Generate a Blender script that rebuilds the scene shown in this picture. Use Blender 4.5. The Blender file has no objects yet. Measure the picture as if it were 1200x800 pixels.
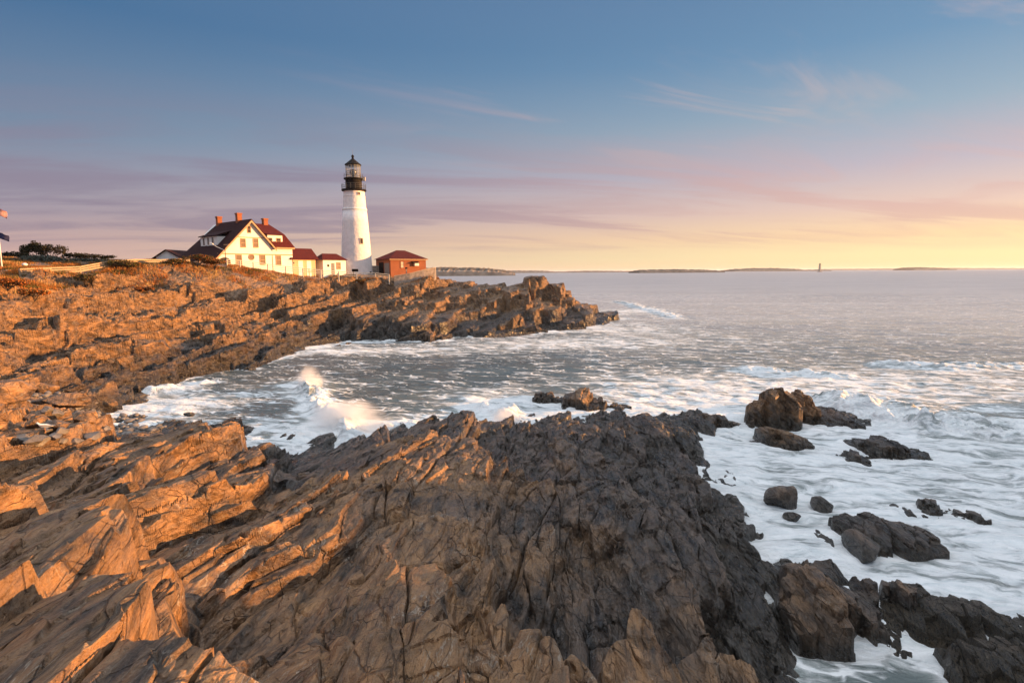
import bpy, bmesh, math, random
import numpy as np
from mathutils import Vector, Matrix
random.seed(7)
rng = np.random.default_rng(11)
R = math.radians
S = bpy.context.scene
COL = S.collection

# ------------------------------------------------------------------ camera
CAM_Z, F, PITCH, ROLL = 9.5, 680.0, math.atan(81.6/680), math.atan(.0065)
cam_d = bpy.data.cameras.new('camera'); cam = bpy.data.objects.new('camera', cam_d); COL.objects.link(cam)
cam_d.sensor_width = 36; cam_d.lens = F/1200*36; cam_d.clip_end = 120000; cam_d.clip_start = .1
CAM_M = Matrix.Rotation(math.pi/2-PITCH, 3, 'X') @ Matrix.Rotation(-ROLL, 3, 'Z')
cam.location = (0, 0, CAM_Z); cam.rotation_euler = CAM_M.to_euler()
S.camera = cam
# ------------------------------------------------------------------ exposure
S.view_settings.view_transform = 'Standard'; S.view_settings.look = 'None'
S.view_settings.exposure = 1.2; S.view_settings.gamma = 1; S.view_settings.use_curve_mapping = False
S.cycles.volume_bounces = 6
# ------------------------------------------------------------------ sun and sky
SUN_AZ, SUN_EL = 84.0, 6.5            # azimuth clockwise from the view axis (+y)
sd = Vector((math.sin(R(SUN_AZ))*math.cos(R(SUN_EL)), math.cos(R(SUN_AZ))*math.cos(R(SUN_EL)), math.sin(R(SUN_EL))))
sl = bpy.data.lights.new('sun', 'SUN'); sun = bpy.data.objects.new('sun', sl); COL.objects.link(sun)
sl.energy = 5.0; sl.angle = R(.6); sl.color = (1.0, .50, .18)
sun.rotation_euler = sd.to_track_quat('Z', 'Y').to_euler()
sun.location = (60, 10, 40)

W = bpy.data.worlds.new('World'); S.world = W; W.use_nodes = True

class NT:
    """small node-graph writer"""
    def __init__(s, tree): s.t = tree; s.n = tree.nodes; s.l = tree.links
    def new(s, typ, **kw):
        n = s.n.new(typ)
        for k, v in kw.items():
            if k in n.inputs.keys() and not hasattr(n, k): s.set(n, k, v)
            else: setattr(n, k, v)
        return n
    def set(s, n, k, v):
        i = n.inputs[k]
        if isinstance(v, bpy.types.NodeSocket): s.l.new(v, i)
        else: i.default_value = v
    def m(s, op, a, b=None, c=None, clamp=False):
        n = s.n.new('ShaderNodeMath'); n.operation = op; n.use_clamp = clamp
        for i, v in enumerate((a, b, c)):
            if v is not None: s.set(n, i, v)
        return n.outputs[0]
    def vm(s, op, a, b=None):
        n = s.n.new('ShaderNodeVectorMath'); n.operation = op
        s.set(n, 0, a)
        if b is not None: s.set(n, 1, b)
        return n.outputs['Value'] if op in ('DOT_PRODUCT', 'LENGTH') else n.outputs[0]
    def rng(s, v, a, b, c=0., d=1., smooth=True):
        n = s.n.new('ShaderNodeMapRange'); n.interpolation_type = 'SMOOTHSTEP' if smooth else 'LINEAR'
        s.set(n, 0, v)
        for i, q in zip((1, 2, 3, 4), (a, b, c, d)): s.set(n, i, q)
        return n.outputs[0]
    def mix(s, f, a, b, mode='MIX'):
        n = s.n.new('ShaderNodeMix'); n.data_type = 'RGBA'; n.blend_type = mode; n.clamp_factor = True
        s.set(n, 0, f)
        for i, q in ((6, a), (7, b)):
            if isinstance(q, (tuple, list)) and len(q) == 3: q = (*q, 1)
            s.set(n, i, q)
        return n.outputs[2]
    def mixf(s, f, a, b):
        n = s.n.new('ShaderNodeMix'); n.data_type = 'FLOAT'; n.clamp_factor = True
        s.set(n, 0, f); s.set(n, 2, a); s.set(n, 3, b); return n.outputs[0]
    def noise(s, vec, scale, detail=4, rough=.55, dist=0., lac=2.):
        n = s.n.new('ShaderNodeTexNoise'); s.set(n, 'Vector', vec)
        for k, v in (('Scale', scale), ('Detail', detail), ('Roughness', rough), ('Distortion', dist), ('Lacunarity', lac)): s.set(n, k, v)
        return n.outputs['Fac']
    def mapping(s, vec, scale=(1, 1, 1), rot=(0, 0, 0), loc=(0, 0, 0)):
        n = s.n.new('ShaderNodeMapping'); s.set(n, 'Vector', vec); s.set(n, 'Scale', scale); s.set(n, 'Rotation', rot); s.set(n, 'Location', loc)
        return n.outputs[0]
    def ramp(s, f, stops):
        n = s.n.new('ShaderNodeValToRGB'); s.set(n, 0, f); e = n.color_ramp.elements
        while len(e) < len(stops): e.new(.5)
        for q, (p, c) in zip(e, stops): q.position = p; q.color = (*c, 1)
        return n.outputs[0]

def srgb(r, g, b):
    return tuple((c/255/12.92 if c/255 <= .04045 else ((c/255+.055)/1.055)**2.4) for c in (r, g, b))

def build_world():
    t = NT(W.node_tree); W.node_tree.nodes.clear()
    sky = t.new('ShaderNodeTexSky', sky_type='NISHITA', sun_disc=False, sun_elevation=R(SUN_EL), sun_rotation=R(SUN_AZ))
    sky.air_density = 1.0; sky.dust_density = 1.5; sky.ozone_density = 2.0
    g = t.new('ShaderNodeTexCoord').outputs['Generated']
    nrm = t.vm('NORMALIZE', g)
    sep = t.new('ShaderNodeSeparateXYZ'); t.set(sep, 0, nrm); x, y, z = sep.outputs
    hz = t.m('SQRT', t.m('ADD', t.m('MULTIPLY', x, x), t.m('MULTIPLY', y, y)))
    hz = t.m('MAXIMUM', hz, .01)
    ca = t.m('DIVIDE', t.m('ADD', t.m('MULTIPLY', x, sd.x), t.m('MULTIPLY', y, sd.y)), hz)   # cosine of the azimuth from the sun
    el = t.m('MAXIMUM', z, 0.)
    # clear-air colours with height: away from the sun and towards it; the pale top stops are added fill
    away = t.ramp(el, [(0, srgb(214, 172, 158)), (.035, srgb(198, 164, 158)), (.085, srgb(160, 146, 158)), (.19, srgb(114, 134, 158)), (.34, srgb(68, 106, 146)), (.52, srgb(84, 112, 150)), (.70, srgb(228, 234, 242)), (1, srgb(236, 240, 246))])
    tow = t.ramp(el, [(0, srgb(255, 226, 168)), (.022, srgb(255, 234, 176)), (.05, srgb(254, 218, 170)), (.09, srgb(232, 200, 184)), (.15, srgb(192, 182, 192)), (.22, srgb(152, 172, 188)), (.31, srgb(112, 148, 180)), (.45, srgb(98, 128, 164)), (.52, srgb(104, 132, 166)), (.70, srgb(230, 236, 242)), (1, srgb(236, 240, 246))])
    clear = t.mix(t.rng(ca, -.55, .72, 0, 1, False), away, tow)
    # thin cloud sheets, laid out on a plane overhead so that they flatten towards the horizon
    inv = t.m('DIVIDE', 1.0, t.m('ADD', el, .09))
    comb = t.new('ShaderNodeCombineXYZ'); t.set(comb, 0, t.m('MULTIPLY', x, inv)); t.set(comb, 1, t.m('MULTIPLY', y, inv))
    p = comb.outputs[0]
    p1 = t.mapping(t.mapping(p, (1, 1, 1), (0, 0, R(-14))), (.34, 1.05, 1), loc=(3.3, 1.7, 0))
    n1 = t.noise(p1, 1.0, 8, .6, .9)
    band = t.m('MULTIPLY', t.m('MULTIPLY', t.rng(el, .015, .07), t.rng(el, t.rng(ca, -.4, .6, .30, .24), .12)), t.rng(ca, -.3, .7, 1., .85))
    c1 = t.m('MULTIPLY', t.rng(n1, .42, .62), band)
    p2 = t.mapping(t.mapping(p, (1, 1, 1), (0, 0, R(-28))), (.4, 1.1, 1), loc=(7.3, .9, 4))
    n2 = t.noise(p2, 1.6, 8, .6, .9)
    c2 = t.m('MULTIPLY', t.m('MULTIPLY', t.rng(n2, .53, .78, 0, .5), t.rng(ca, -.35, .15)), t.rng(el, .12, .25))
    ccol = t.mix(t.rng(ca, -.3, .75), srgb(136, 122, 142), srgb(216, 172, 164))
    ccol2 = t.mix(t.rng(ca, -.3, .75), srgb(176, 152, 164), srgb(226, 188, 172))
    wisps = t.mix(c2, clear, ccol2)
    full = t.mix(t.m('MULTIPLY', c1, .68), wisps, ccol)
    nis = t.mix(1.0, sky.outputs[0], (.12, .12, .12), 'MULTIPLY')
    col = t.mix(.93, nis, full)
    col = t.mix(t.rng(z, .5, .75), col, t.mix(1., col, (1.4, 1.4, 1.4), 'MULTIPLY'))  # overhead sky boosted above the view, added fill for foam and shade
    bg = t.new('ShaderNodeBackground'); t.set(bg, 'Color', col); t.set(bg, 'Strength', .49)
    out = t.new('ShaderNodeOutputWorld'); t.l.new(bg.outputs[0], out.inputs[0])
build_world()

# ------------------------------------------------------------------ geometry helpers
def ray(px, py): return np.array(CAM_M @ Vector(((px-600)/F, (400-py)/F, -1.)))
def at(px, py, z=0.):                 # where the sight line meets height z
    d = ray(px, py); k = (z-CAM_Z)/d[2]
    return np.array((d[0]*k, d[1]*k, z))
def atY(px, py, Y):                   # where it reaches depth Y
    d = ray(px, py); k = Y/d[1]
    return np.array((d[0]*k, Y, CAM_Z+d[2]*k))

def mesh_np(name, v, f, smooth=False):
    me = bpy.data.meshes.new(name)
    v = np.asarray(v, np.float32); f = np.asarray(f, np.int32)
    me.vertices.add(len(v)); me.vertices.foreach_set('co', v.ravel())
    k = f.shape[1]
    me.loops.add(f.size); me.loops.foreach_set('vertex_index', f.ravel())
    me.polygons.add(len(f)); me.polygons.foreach_set('loop_start', np.arange(0, f.size, k, dtype=np.int32))
    me.polygons.foreach_set('loop_total', np.full(len(f), k, np.int32))
    me.polygons.foreach_set('use_smooth', np.full(len(f), smooth, bool))
    me.update(calc_edges=True)
    return me
def add(name, me, mat=None, parent=None, loc=None, rz=None):
    o = bpy.data.objects.new(name, me); COL.objects.link(o)
    if mat is not None:
        for m in (mat if isinstance(mat, (list, tuple)) else [mat]): me.materials.append(m)
    if parent is not None: o.parent = parent
    if loc is not None: o.location = [float(q) for q in loc]
    if rz is not None: o.rotation_euler = (0, 0, rz)
    return o
def tag(o, label=None, cat=None, group=None, kind=None):
    if label: o['label'] = label
    if cat: o['category'] = cat
    if group: o['group'] = group
    if kind: o['kind'] = kind
    return o
def thing(name, loc, rz=0., **kw):
    return tag(add(name, None, loc=loc, rz=rz), **kw)

class MB:
    """collects solids and builds them as one mesh"""
    def __init__(s): s.v = []; s.f = []; s.mi = []
    def poly(s, vs, fs, mi=0):
        o = len(s.v); s.v += [tuple(map(float, q)) for q in vs]; s.f += [[i+o for i in f] for f in fs]; s.mi += [mi]*len(fs); return s
    def box(s, x0, x1, y0, y1, z0, z1, mi=0):
        vs = [(x0, y0, z0), (x1, y0, z0), (x1, y1, z0), (x0, y1, z0), (x0, y0, z1), (x1, y0, z1), (x1, y1, z1), (x0, y1, z1)]
        return s.poly(vs, [(3, 2, 1, 0), (4, 5, 6, 7), (0, 1, 5, 4), (1, 2, 6, 5), (2, 3, 7, 6), (3, 0, 4, 7)], mi)
    def prism(s, pts, off, mi=0):
        n = len(pts); off = np.array(off, float); a = [np.array(p, float) for p in pts]
        return s.poly(a+[p+off for p in a], [tuple(range(n))[::-1], tuple(range(n, 2*n))]+[(i, (i+1) % n, (i+1) % n+n, i+n) for i in range(n)], mi)
    def tube(s, p, q, r0, r1=None, n=8, mi=0):
        r1 = r0 if r1 is None else r1
        p, q = Vector(p), Vector(q); d = (q-p).normalized()
        u = d.orthogonal().normalized(); w = d.cross(u)
        vs = [p+(u*math.cos(a)+w*math.sin(a))*r for c, r in ((0, r0), (1, r1)) for a in [2*math.pi*i/n for i in range(n)] for p in [(Vector(p) if c == 0 else q)]] if False else []
        for c, r in ((p, r0), (q, r1)):
            for i in range(n):
                a = 2*math.pi*i/n; vs.append(c+(u*math.cos(a)+w*math.sin(a))*r)
        return s.poly(vs, [tuple(range(n))[::-1], tuple(range(n, 2*n))]+[(i, (i+1) % n, (i+1) % n+n, i+n) for i in range(n)], mi)
    def lathe(s, prof, n=48, c=(0, 0), mi=0):
        vs = [(c[0]+r*math.cos(2*math.pi*i/n), c[1]+r*math.sin(2*math.pi*i/n), z) for r, z in prof for i in range(n)]
        fs = [(k*n+i, k*n+(i+1) % n, (k+1)*n+(i+1) % n, (k+1)*n+i) for k in range(len(prof)-1) for i in range(n)]
        return s.poly(vs, fs+[tuple(range(n))[::-1], tuple(range((len(prof)-1)*n, len(prof)*n))], mi)
    def build(s, name, mat, parent=None, smooth=False, loc=None, rz=None):
        me = bpy.data.meshes.new(name); me.from_pydata(s.v, [], s.f)
        bm = bmesh.new(); bm.from_mesh(me); bmesh.ops.recalc_face_normals(bm, faces=bm.faces[:]) if len(bm.faces) < 20000 else None
        bm.to_mesh(me); bm.free()
        for p, i in zip(me.polygons, s.mi): p.material_index = i; p.use_smooth = smooth
        me.update()
        o = add(name, me, mat, parent, loc, rz)
        return o

# ------------------------------------------------------------------ noise
def _hash(ix, iy, seed):
    h = (ix.astype(np.int64)*374761393 + iy.astype(np.int64)*668265263 + seed*974634541) & 0xFFFFFFFF
    h = ((h ^ (h >> 13))*1274126177) & 0xFFFFFFFF
    h = (h ^ (h >> 16))
    h = (h*2246822519) & 0xFFFFFFFF
    return (h ^ (h >> 15))
def hrand(ix, iy, seed): return (_hash(ix, iy, seed) & 0xFFFFFF).astype(np.float32)/np.float32(0x1000000)
def vnoise(x, y, seed=0):
    ix = np.floor(x); iy = np.floor(y); fx = (x-ix).astype(np.float32); fy = (y-iy).astype(np.float32)
    fx = fx*fx*fx*(fx*(fx*6-15)+10); fy = fy*fy*fy*(fy*(fy*6-15)+10)
    ix = ix.astype(np.int64); iy = iy.astype(np.int64)
    a = hrand(ix, iy, seed); b = hrand(ix+1, iy, seed); c = hrand(ix, iy+1, seed); d = hrand(ix+1, iy+1, seed)
    return (a+(b-a)*fx)*(1-fy)+(c+(d-c)*fx)*fy
def fbm(x, y, octv=4, seed=0, gain=.5):
    s = 0; amp = 1; tot = 0
    for o in range(octv):
        s = s+amp*(vnoise(x*2**o+o*17.3, y*2**o-o*9.1, seed+o)-.5); tot += amp; amp *= gain
    return s/tot*2
def smooth(a, b, x):
    t = np.clip((x-a)/(b-a), 0, 1); return t*t*(3-2*t)
def cells(u, v, seed, jit=.9):
    """Voronoi blocks: offset to the nearest and the second nearest site (in cell units), their ids, and the gap between them"""
    iu = np.floor(u).astype(np.int64); iv = np.floor(v).astype(np.int64)
    fu = (u-iu).astype(np.float32); fv = (v-iv).astype(np.float32)
    d1 = np.full(u.shape, 9., np.float32); d2 = d1.copy()
    A = [np.zeros(u.shape, np.float32) for _ in range(4)]; I = [np.zeros(u.shape, np.int64) for _ in range(4)]
    for di in (-1, 0, 1):
        for dj in (-1, 0, 1):
            a = iu+di; b = iv+dj
            su = di-fu+.5+jit*(hrand(a, b, seed)-.5); sv = dj-fv+.5+jit*(hrand(a, b, seed+1)-.5)
            p, q = su*su, sv*sv
            d = np.sqrt(np.sqrt(p*p+q*q+.5*p*q))
            m = d < d1; m2 = (d < d2) & ~m
            for k, new in ((0, su), (1, sv)): A[2+k] = np.where(m, A[k], np.where(m2, new, A[2+k])); A[k] = np.where(m, new, A[k])
            for k, new in ((0, a), (1, b)): I[2+k] = np.where(m, I[k], np.where(m2, new, I[2+k])); I[k] = np.where(m, new, I[k])
            d2 = np.where(m, d1, np.minimum(d2, d)); d1 = np.where(m, d, d1)
    return A, I, d2-d1

# ------------------------------------------------------------------ terrain: heights of the coast
P = []
def cp(px, py, z): p = at(px, py, z); P.append((p[0], p[1], z))
def cY(px, py, Y): p = atY(px, py, Y); P.append(tuple(p))
def cw(x, y, z): P.append((x, y, z))
# foreground ledge, bottom left blocks to the water on the right
for q in [(0, 800, 6.5), (110, 790, 6.4), (200, 785, 6.2), (225, 800, 6.05), (100, 755, 6.05), (0, 745, 6.05), (150, 775, 6.1), (300, 760, 5.1), (310, 800, 5.2),
          (0, 690, 5.5), (180, 700, 5.1), (0, 625, 4.7), (100, 650, 4.3), (150, 640, 4.1), (60, 640, 4.4),
          (0, 500, 4.7), (40, 508, 4.5), (70, 535, 3.8), (70, 545, 3.0), (0, 565, 4.0), (0, 590, 4.5), (100, 556, 3.6), (150, 545, 3.4), (215, 503, 3.9), (255, 520, 3.3), (290, 530, 2.4), (320, 550, 1.1),
          (110, 600, 3.7), (170, 590, 3.2), (230, 575, 2.6), (300, 572, 2.2), (180, 625, 4.1),
          (260, 590, 4.1), (240, 640, 4.5), (330, 575, 3.3), (400, 553, 3.3), (330, 620, 4.0), (300, 690, 4.6), (400, 600, 3.6), (450, 580, 3.1), (530, 545, 2.7), (560, 560, 2.6), (480, 560, 2.9),
          (450, 680, 3.7), (400, 770, 4.3), (530, 620, 2.9), (600, 590, 2.5), (600, 640, 2.6), (600, 720, 2.8), (600, 800, 3.1), (500, 800, 3.7), (680, 570, 2.2), (700, 540, 2.1), (700, 620, 2.1), (690, 690, 2.2), (700, 790, 2.2),
          (770, 570, 1.5), (790, 620, 1.45), (800, 680, 1.4), (800, 760, 1.2), (840, 600, .8), (868, 590, .1), (875, 630, .35), (885, 670, .5), (905, 720, .3), (860, 720, .9), (860, 790, .5), (900, 795, -.2),
          # back of the ledge
          (370, 530, .9), (430, 522, .7), (400, 535, 1.0), (470, 520, 1.3), (490, 487, 2.5), (512, 487, 2.3), (540, 484, 2.4), (570, 490, 1.9), (640, 480, -1.0), (680, 481, -1.0), (720, 482, -1.0), (760, 481, -1.), (800, 479, -1.), (840, 480, -1.), (600, 480, -.8), (560, 476, -1.), (520, 477, -1.), (485, 479, -.9), (578, 515, 1.0), (520, 525, 1.5), (450, 510, .5), (330, 540, .3),
          (590, 505, -.1), (595, 490, -.4), (585, 525, 1.2), (640, 496, 1.4), (610, 508, 1.2), (690, 504, 1.2), (745, 498, 1.4), (770, 501, 1.1), (800, 500, .5), (840, 496, .15), (870, 488, -.3), (780, 518, .8), (730, 515, 1.1), (640, 525, 2.0), (700, 530, 2.0), (760, 540, 1.3),
          (825, 555, .6), (805, 535, -.1), (850, 520, -.5), (845, 565, .0),
          # sea bed
          (890, 560, -.8), (900, 620, -.6), (930, 680, -.6), (940, 780, -.6), (1100, 640, -1.2), (1050, 780, -.9), (1200, 700, -1.5), (1200, 560, -1.8), (1000, 540, -1.2),
          (640, 470, -1.2), (560, 465, -1.3), (500, 470, -1.2), (800, 465, -1.3), (900, 455, -1.3), (450, 490, -.9), (420, 505, -.5), (400, 470, -1.4), (350, 500, -.9), (300, 515, -.5), (340, 525, -.2), (250, 480, -.8), (180, 475, -.5), (1000, 400, -2.5), (1200, 450, -2.5),
          # shingle beach in the cove
          (150, 512, .2), (105, 500, .4), (135, 498, -.1), (88, 478, .5), (112, 486, -.15), (60, 490, 1.3), (30, 490, 1.6), (60, 520, 1.3), (120, 520, .8), (200, 515, .4), (70, 470, 1.5), (150, 480, .0), (190, 500, -.1), (250, 515, -.1), (0, 475, 2.6), (20, 465, 2.8), (40, 485, 1.7)]:
    cp(*q)
for q in [(-4, 2, 7.4), (-8, 3, 7.3), (0, 2, 6.6), (4, 3, 5.0), (6, 6, 2.6), (8, 8, .6), (9, 4, 1.5), (-12, 6, 6.6), (-18, 10, 6.2), (-20, 18, 5.0), (-24, 24, 3.6), (-30, 20, 5.5), (12, 6, -.6), (0, -4, 7.8), (-10, -6, 8.2), (8, -3, 4.6), (-25, 0, 7.8)]:
    cw(*q)
# the headland: shore, terraces, top edge
for q in [(130, 468, .1), (165, 462, .1), (210, 452, .1), (300, 429, .1), (400, 403, .1), (450, 399, .1), (520, 393, .1), (570, 394, .1), (640, 388, .1), (690, 381, .1), (725, 368, .1),
          (140, 477, -.5), (170, 473, -.8), (200, 463, -.9), (230, 456, -.9), (265, 447, -1.), (310, 437, -1.), (350, 425, -1.3), (335, 440, -1.4), (375, 424, -1.4), (290, 450, -1.2), (330, 428, -.5), (375, 416, -.7), (400, 411, -1.2), (440, 405, -1.), (480, 408, -1.0), (560, 405, -1.0), (650, 398, -1.1), (720, 384, -1.2), (750, 368, -1.6),
          (0, 452, 2.9), (50, 445, 2.3), (100, 455, 1.1), (130, 450, 1.4), (200, 440, .7), (210, 427, 1.3), (300, 413, 1.2), (330, 403, 1.3), (400, 389, 1.4), (0, 425, 3.6), (80, 425, 2.7), (150, 415, 2.7), (250, 400, 2.3),
          (0, 395, 4.9), (100, 395, 4.0), (180, 390, 3.5), (250, 375, 3.9), (330, 390, 2.4), (400, 372, 2.8), (440, 380, 2.0), (0, 365, 6.4), (100, 365, 5.6), (180, 362, 5.3), (280, 358, 4.9), (350, 355, 4.8), (420, 352, 4.7),
          (0, 340, 7.9), (60, 340, 7.7), (120, 338, 7.6), (200, 335, 7.5), (280, 333, 7.3), (350, 337, 6.7), (420, 338, 6.4), (470, 340, 6.2), (480, 365, 3.6), (500, 380, 1.8)]:
    cp(*q)
for q in [(0, 328, 68), (25, 325, 74), (60, 323.5, 76), (95, 321, 79), (127, 315, 83), (150, 310, 86), (180, 309, 87), (230, 306, 92), (255, 307, 95), (290, 313, 98), (330, 320, 101), (380, 325, 104), (430, 326, 107), (470, 329, 108), (495, 325, 109),
          (508, 322, 111), (505, 350, 103), (518, 338, 110), (545, 338, 110), (570, 333, 110), (600, 327, 112), (620, 321, 113), (635, 323, 113), (655, 332, 113), (600, 345, 104), (650, 352, 106), (560, 358, 99), (530, 370, 92), (600, 368, 96), (650, 372, 98), (690, 352, 112), (680, 368, 104), (705, 360, 114), (720, 365, 118),
          (0, 313, 90), (50, 309, 100), (0, 303, 120), (60, 304, 125), (120, 306, 110), (180, 305, 110), (220, 309, 118), (300, 317, 115), (340, 318.5, 117), (418, 321, 120), (418, 321, 128), (480, 322, 126), (500, 324, 132), (340, 318, 135), (230, 312, 140), (430, 325, 140), (100, 306, 150), (0, 303, 160),
          (-150, 300, 110), (-150, 320, 70), (-300, 310, 80), (-300, 330, 52), (-150, 345, 52), (-150, 400, 40), (-300, 400, 38), (-200, 470, 30), (-450, 360, 40)]:
    cY(*q)
for q in [(-10, 150, 4), (-8, 140, 2), (2, 135, -1.5), (12, 130, -1.8), (20, 122, -1.8), (26, 112, -2), (-40, 175, 5), (-80, 180, 9), (-12, 160, -1.5), (0, 100, -1.5) if False else (30, 95, -2.5), (-120, 100, 12), (-120, 160, 12), (-120, 60, 10), (-10, 55, -1.8), (0, 70, -2), (15, 80, -2.2)]:
    cw(*q)
P = np.array(P)
def rbf_fit(P):
    d = np.linalg.norm(P[:, None, :2]-P[None, :, :2], axis=2)
    n = len(P); A = np.zeros((n+1, n+1)); A[:n, :n] = -d; A[np.arange(n), np.arange(n)] += .15; A[:n, n] = 1; A[n, :n] = 1
    return np.linalg.solve(A, np.append(P[:, 2], 0))
w_rbf = rbf_fit(P)
GX0, GX1, GY0, GY1, GS = -150., 62., -12., 190., .4
gx = np.arange(GX0, GX1, GS); gy = np.arange(GY0, GY1, GS)
BG = np.zeros((len(gy), len(gx)), np.float32)
for j, yy in enumerate(gy):
    d = np.sqrt((gx[:, None]-P[None, :, 0])**2+(yy-P[None, :, 1])**2)
    BG[j] = -d@w_rbf[:-1]+w_rbf[-1]
def bilin(G, x, y):
    fx = np.clip((x-GX0)/GS, 0, len(gx)-1.01); fy = np.clip((y-GY0)/GS, 0, len(gy)-1.01)
    i = fx.astype(np.int64); j = fy.astype(np.int64); a = fx-i; b = fy-j
    return (G[j, i]*(1-a)+G[j, i+1]*a)*(1-b)+(G[j+1, i]*(1-a)+G[j+1, i+1]*a)*b
def base_coast(x, y): return bilin(BG, x, y)
# where the ground is soft (grass on top of the bluff) or shingle
def soft(x, y):
    b = base_coast(x, y)
    top = smooth(7.6, 9.0, b+2.2*fbm(x*.16, y*.16, 4, 91))*smooth(60, 75, y-.15*x)
    c = at(95, 492, .8); c2 = at(150, 508, .4)
    bch = np.exp(-(((x-c[0])/4.6)**2+((y-c[1])/4.2)**2)**2) + np.exp(-(((x-c2[0])/3.0)**2+((y-c2[1])/2.2)**2)**2)
    return np.clip(top*.82+bch, 0, .93)
STRIKE = R(3)                        # beds run almost straight away from the camera
def uv(x, y):
    s = STRIKE + 0*x
    wx = 1.3*fbm(x*.16, y*.11, 3, 5); wy = 1.2*fbm(x*.13, y*.15, 3, 6)
    X = x+wx; Y = y+wy
    return X*math.cos(STRIKE)-Y*math.sin(STRIKE), X*math.sin(STRIKE)+Y*math.cos(STRIKE)
def lvl(f, x, y, wu, wv, keep, amp, tilt, tu, seed, crack, cw_, bev, jit=.92):
    """one generation of fracture: blocks whose tops keep only part of the slope they sit on, with scarps of a real width between"""
    u, v = uv(x, y)
    A, I, gap = cells(u/wu+.5*seed, v/wv, seed, jit)
    c, s = math.cos(STRIKE), math.sin(STRIKE)
    hp = f(x, y); H = []
    for k in (0, 2):
        du, dv, i, j = A[k]*wu, A[k+1]*wv, I[k], I[k+1]
        cx = x+du*c+dv*s; cy = y-du*s+dv*c
        r1 = hrand(i, j, seed+3)-.5; r2 = hrand(i, j, seed+4)-.5; r3 = hrand(i, j, seed+5)-.5
        hc = f(cx, cy)
        H.append(hc+keep*(hp-hc)+amp*2*r1-(tilt*2*r2+tu)*du-(tilt*.8*r3)*dv)
    g = gap*wu*.75
    w = .5+.5*np.clip(g/bev, 0, 1)
    h = H[0]*w+H[1]*(1-w)
    cr = np.clip(g/cw_, 0, 1)
    return h-crack*(1-cr)**2*np.clip(1.6*hrand(I[0], I[1], seed+6)-.3, 0, 1)
def scarp(x, y, wu, wv, seed, bev):
    u, v = uv(x, y); A, I, gap = cells(u/wu+.5*seed, v/wv, seed, .92)
    return np.clip(gap*wu*.75/bev, 0, 1)
def detail(base, x, y, amp=1., sc=1., up=1., tl0=1.):
    h1 = lambda a, b: lvl(base, a, b, 2.3*sc, 8.0*sc, .30, .34*amp, .09*tl0, .13*up, 101, .60*amp, .13*sc, .10*sc)
    h = lvl(h1, x, y, 1.0*sc, 2.9*sc, .55, .09*amp, .15*tl0, .10*up, 211, .30*amp, .065*sc, .05*sc)
    u, v = uv(x, y)
    ua = u+.25*fbm(x*.9, y*.9, 2, 44)
    sw = smooth(.35, 1.3, scarp(x, y, 2.3*sc, 8.0*sc, 101, .16*sc)*1.3)*.75+.25
    for wu, wv, seed, am, tl in ((.45, 1.2, 331, .05, .58), (.17, .52, 431, .012, .45)):
        A, I, gap = cells(ua/wu/sc, v/wv/sc, seed)
        g = np.clip(gap*wu*sc*.75/(.035*sc), 0, 1)
        i, j = I[0], I[1]
        g = g*(sw if wu > .3 else sw*sw); tl = tl*tl0
        h = h+amp*sc*g*(am*2*(hrand(i, j, seed+3)-.5)-tl*(hrand(i, j, seed+4)-.35)*A[0]*wu-tl*.5*(hrand(i, j, seed+5)-.5)*A[1]*wv)-amp*sc*am*.5*(1-g)
    n = h*.77-u*.64
    h = h+amp*(.05*fbm(n*3.5, v*.25, 3, 41, .6)+.035*fbm(x*2.2, y*2.2, 3, 47))
    return h
def height(x, y):
    b = base_coast(x, y)
    k = 1-soft(x, y)
    q = y-.9*x; r = np.hypot(x, y)
    wf = smooth(42, 50, q); wn = smooth(10, 6.5, r)*(1-wf)*smooth(1, -2, x); wr = smooth(-2.5, .5, x)*(1-wf)*(1-wn); wm = 1-wf-wn-wr
    h = np.zeros(len(x), np.float32)
    for w, am, sc_, up, tl in ((wf, 1.3, 1.3, 2.5, .6), (wm, .8, 1., 1.3, 1.), (wr, .95, .62, 1.0, 1.35), (wn, .5, .6, 1.3, 1.)):
        m_ = w > 0
        if m_.any():
            if w is wf:
                am = (.5+1.35*smooth(-12, -34, x[m_])).astype(np.float32)
                up = (1.1+1.4*smooth(-14, -34, x[m_])).astype(np.float32)
            h[m_] += w[m_]*detail(base_coast, x[m_], y[m_], am, sc_, up, tl)
    lo = b+.12*fbm(x*.7, y*.7, 4, 55)
    h = lo+(h-lo)*k
    # keep the blocks from breaking the surface far offshore
    h = np.where(b > 1.0, np.maximum(h, .30+.25*fbm(x*3, y*3, 2, 77)), h)
    return np.where(b < -.1, np.minimum(h, b+.25+.2*np.clip(b+1, 0, 1)), h)

def hit(px, py, tmax=200, n=2600):
    d = ray(px, py); t = np.geomspace(2.5, tmax, n)
    x, y, z = d[0]*t, d[1]*t, CAM_Z+d[2]*t
    g = height(x, y) > z
    k = int(np.argmax(g)) if g.any() else n-1
    return np.array((x[k], y[k], z[k]))

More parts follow.
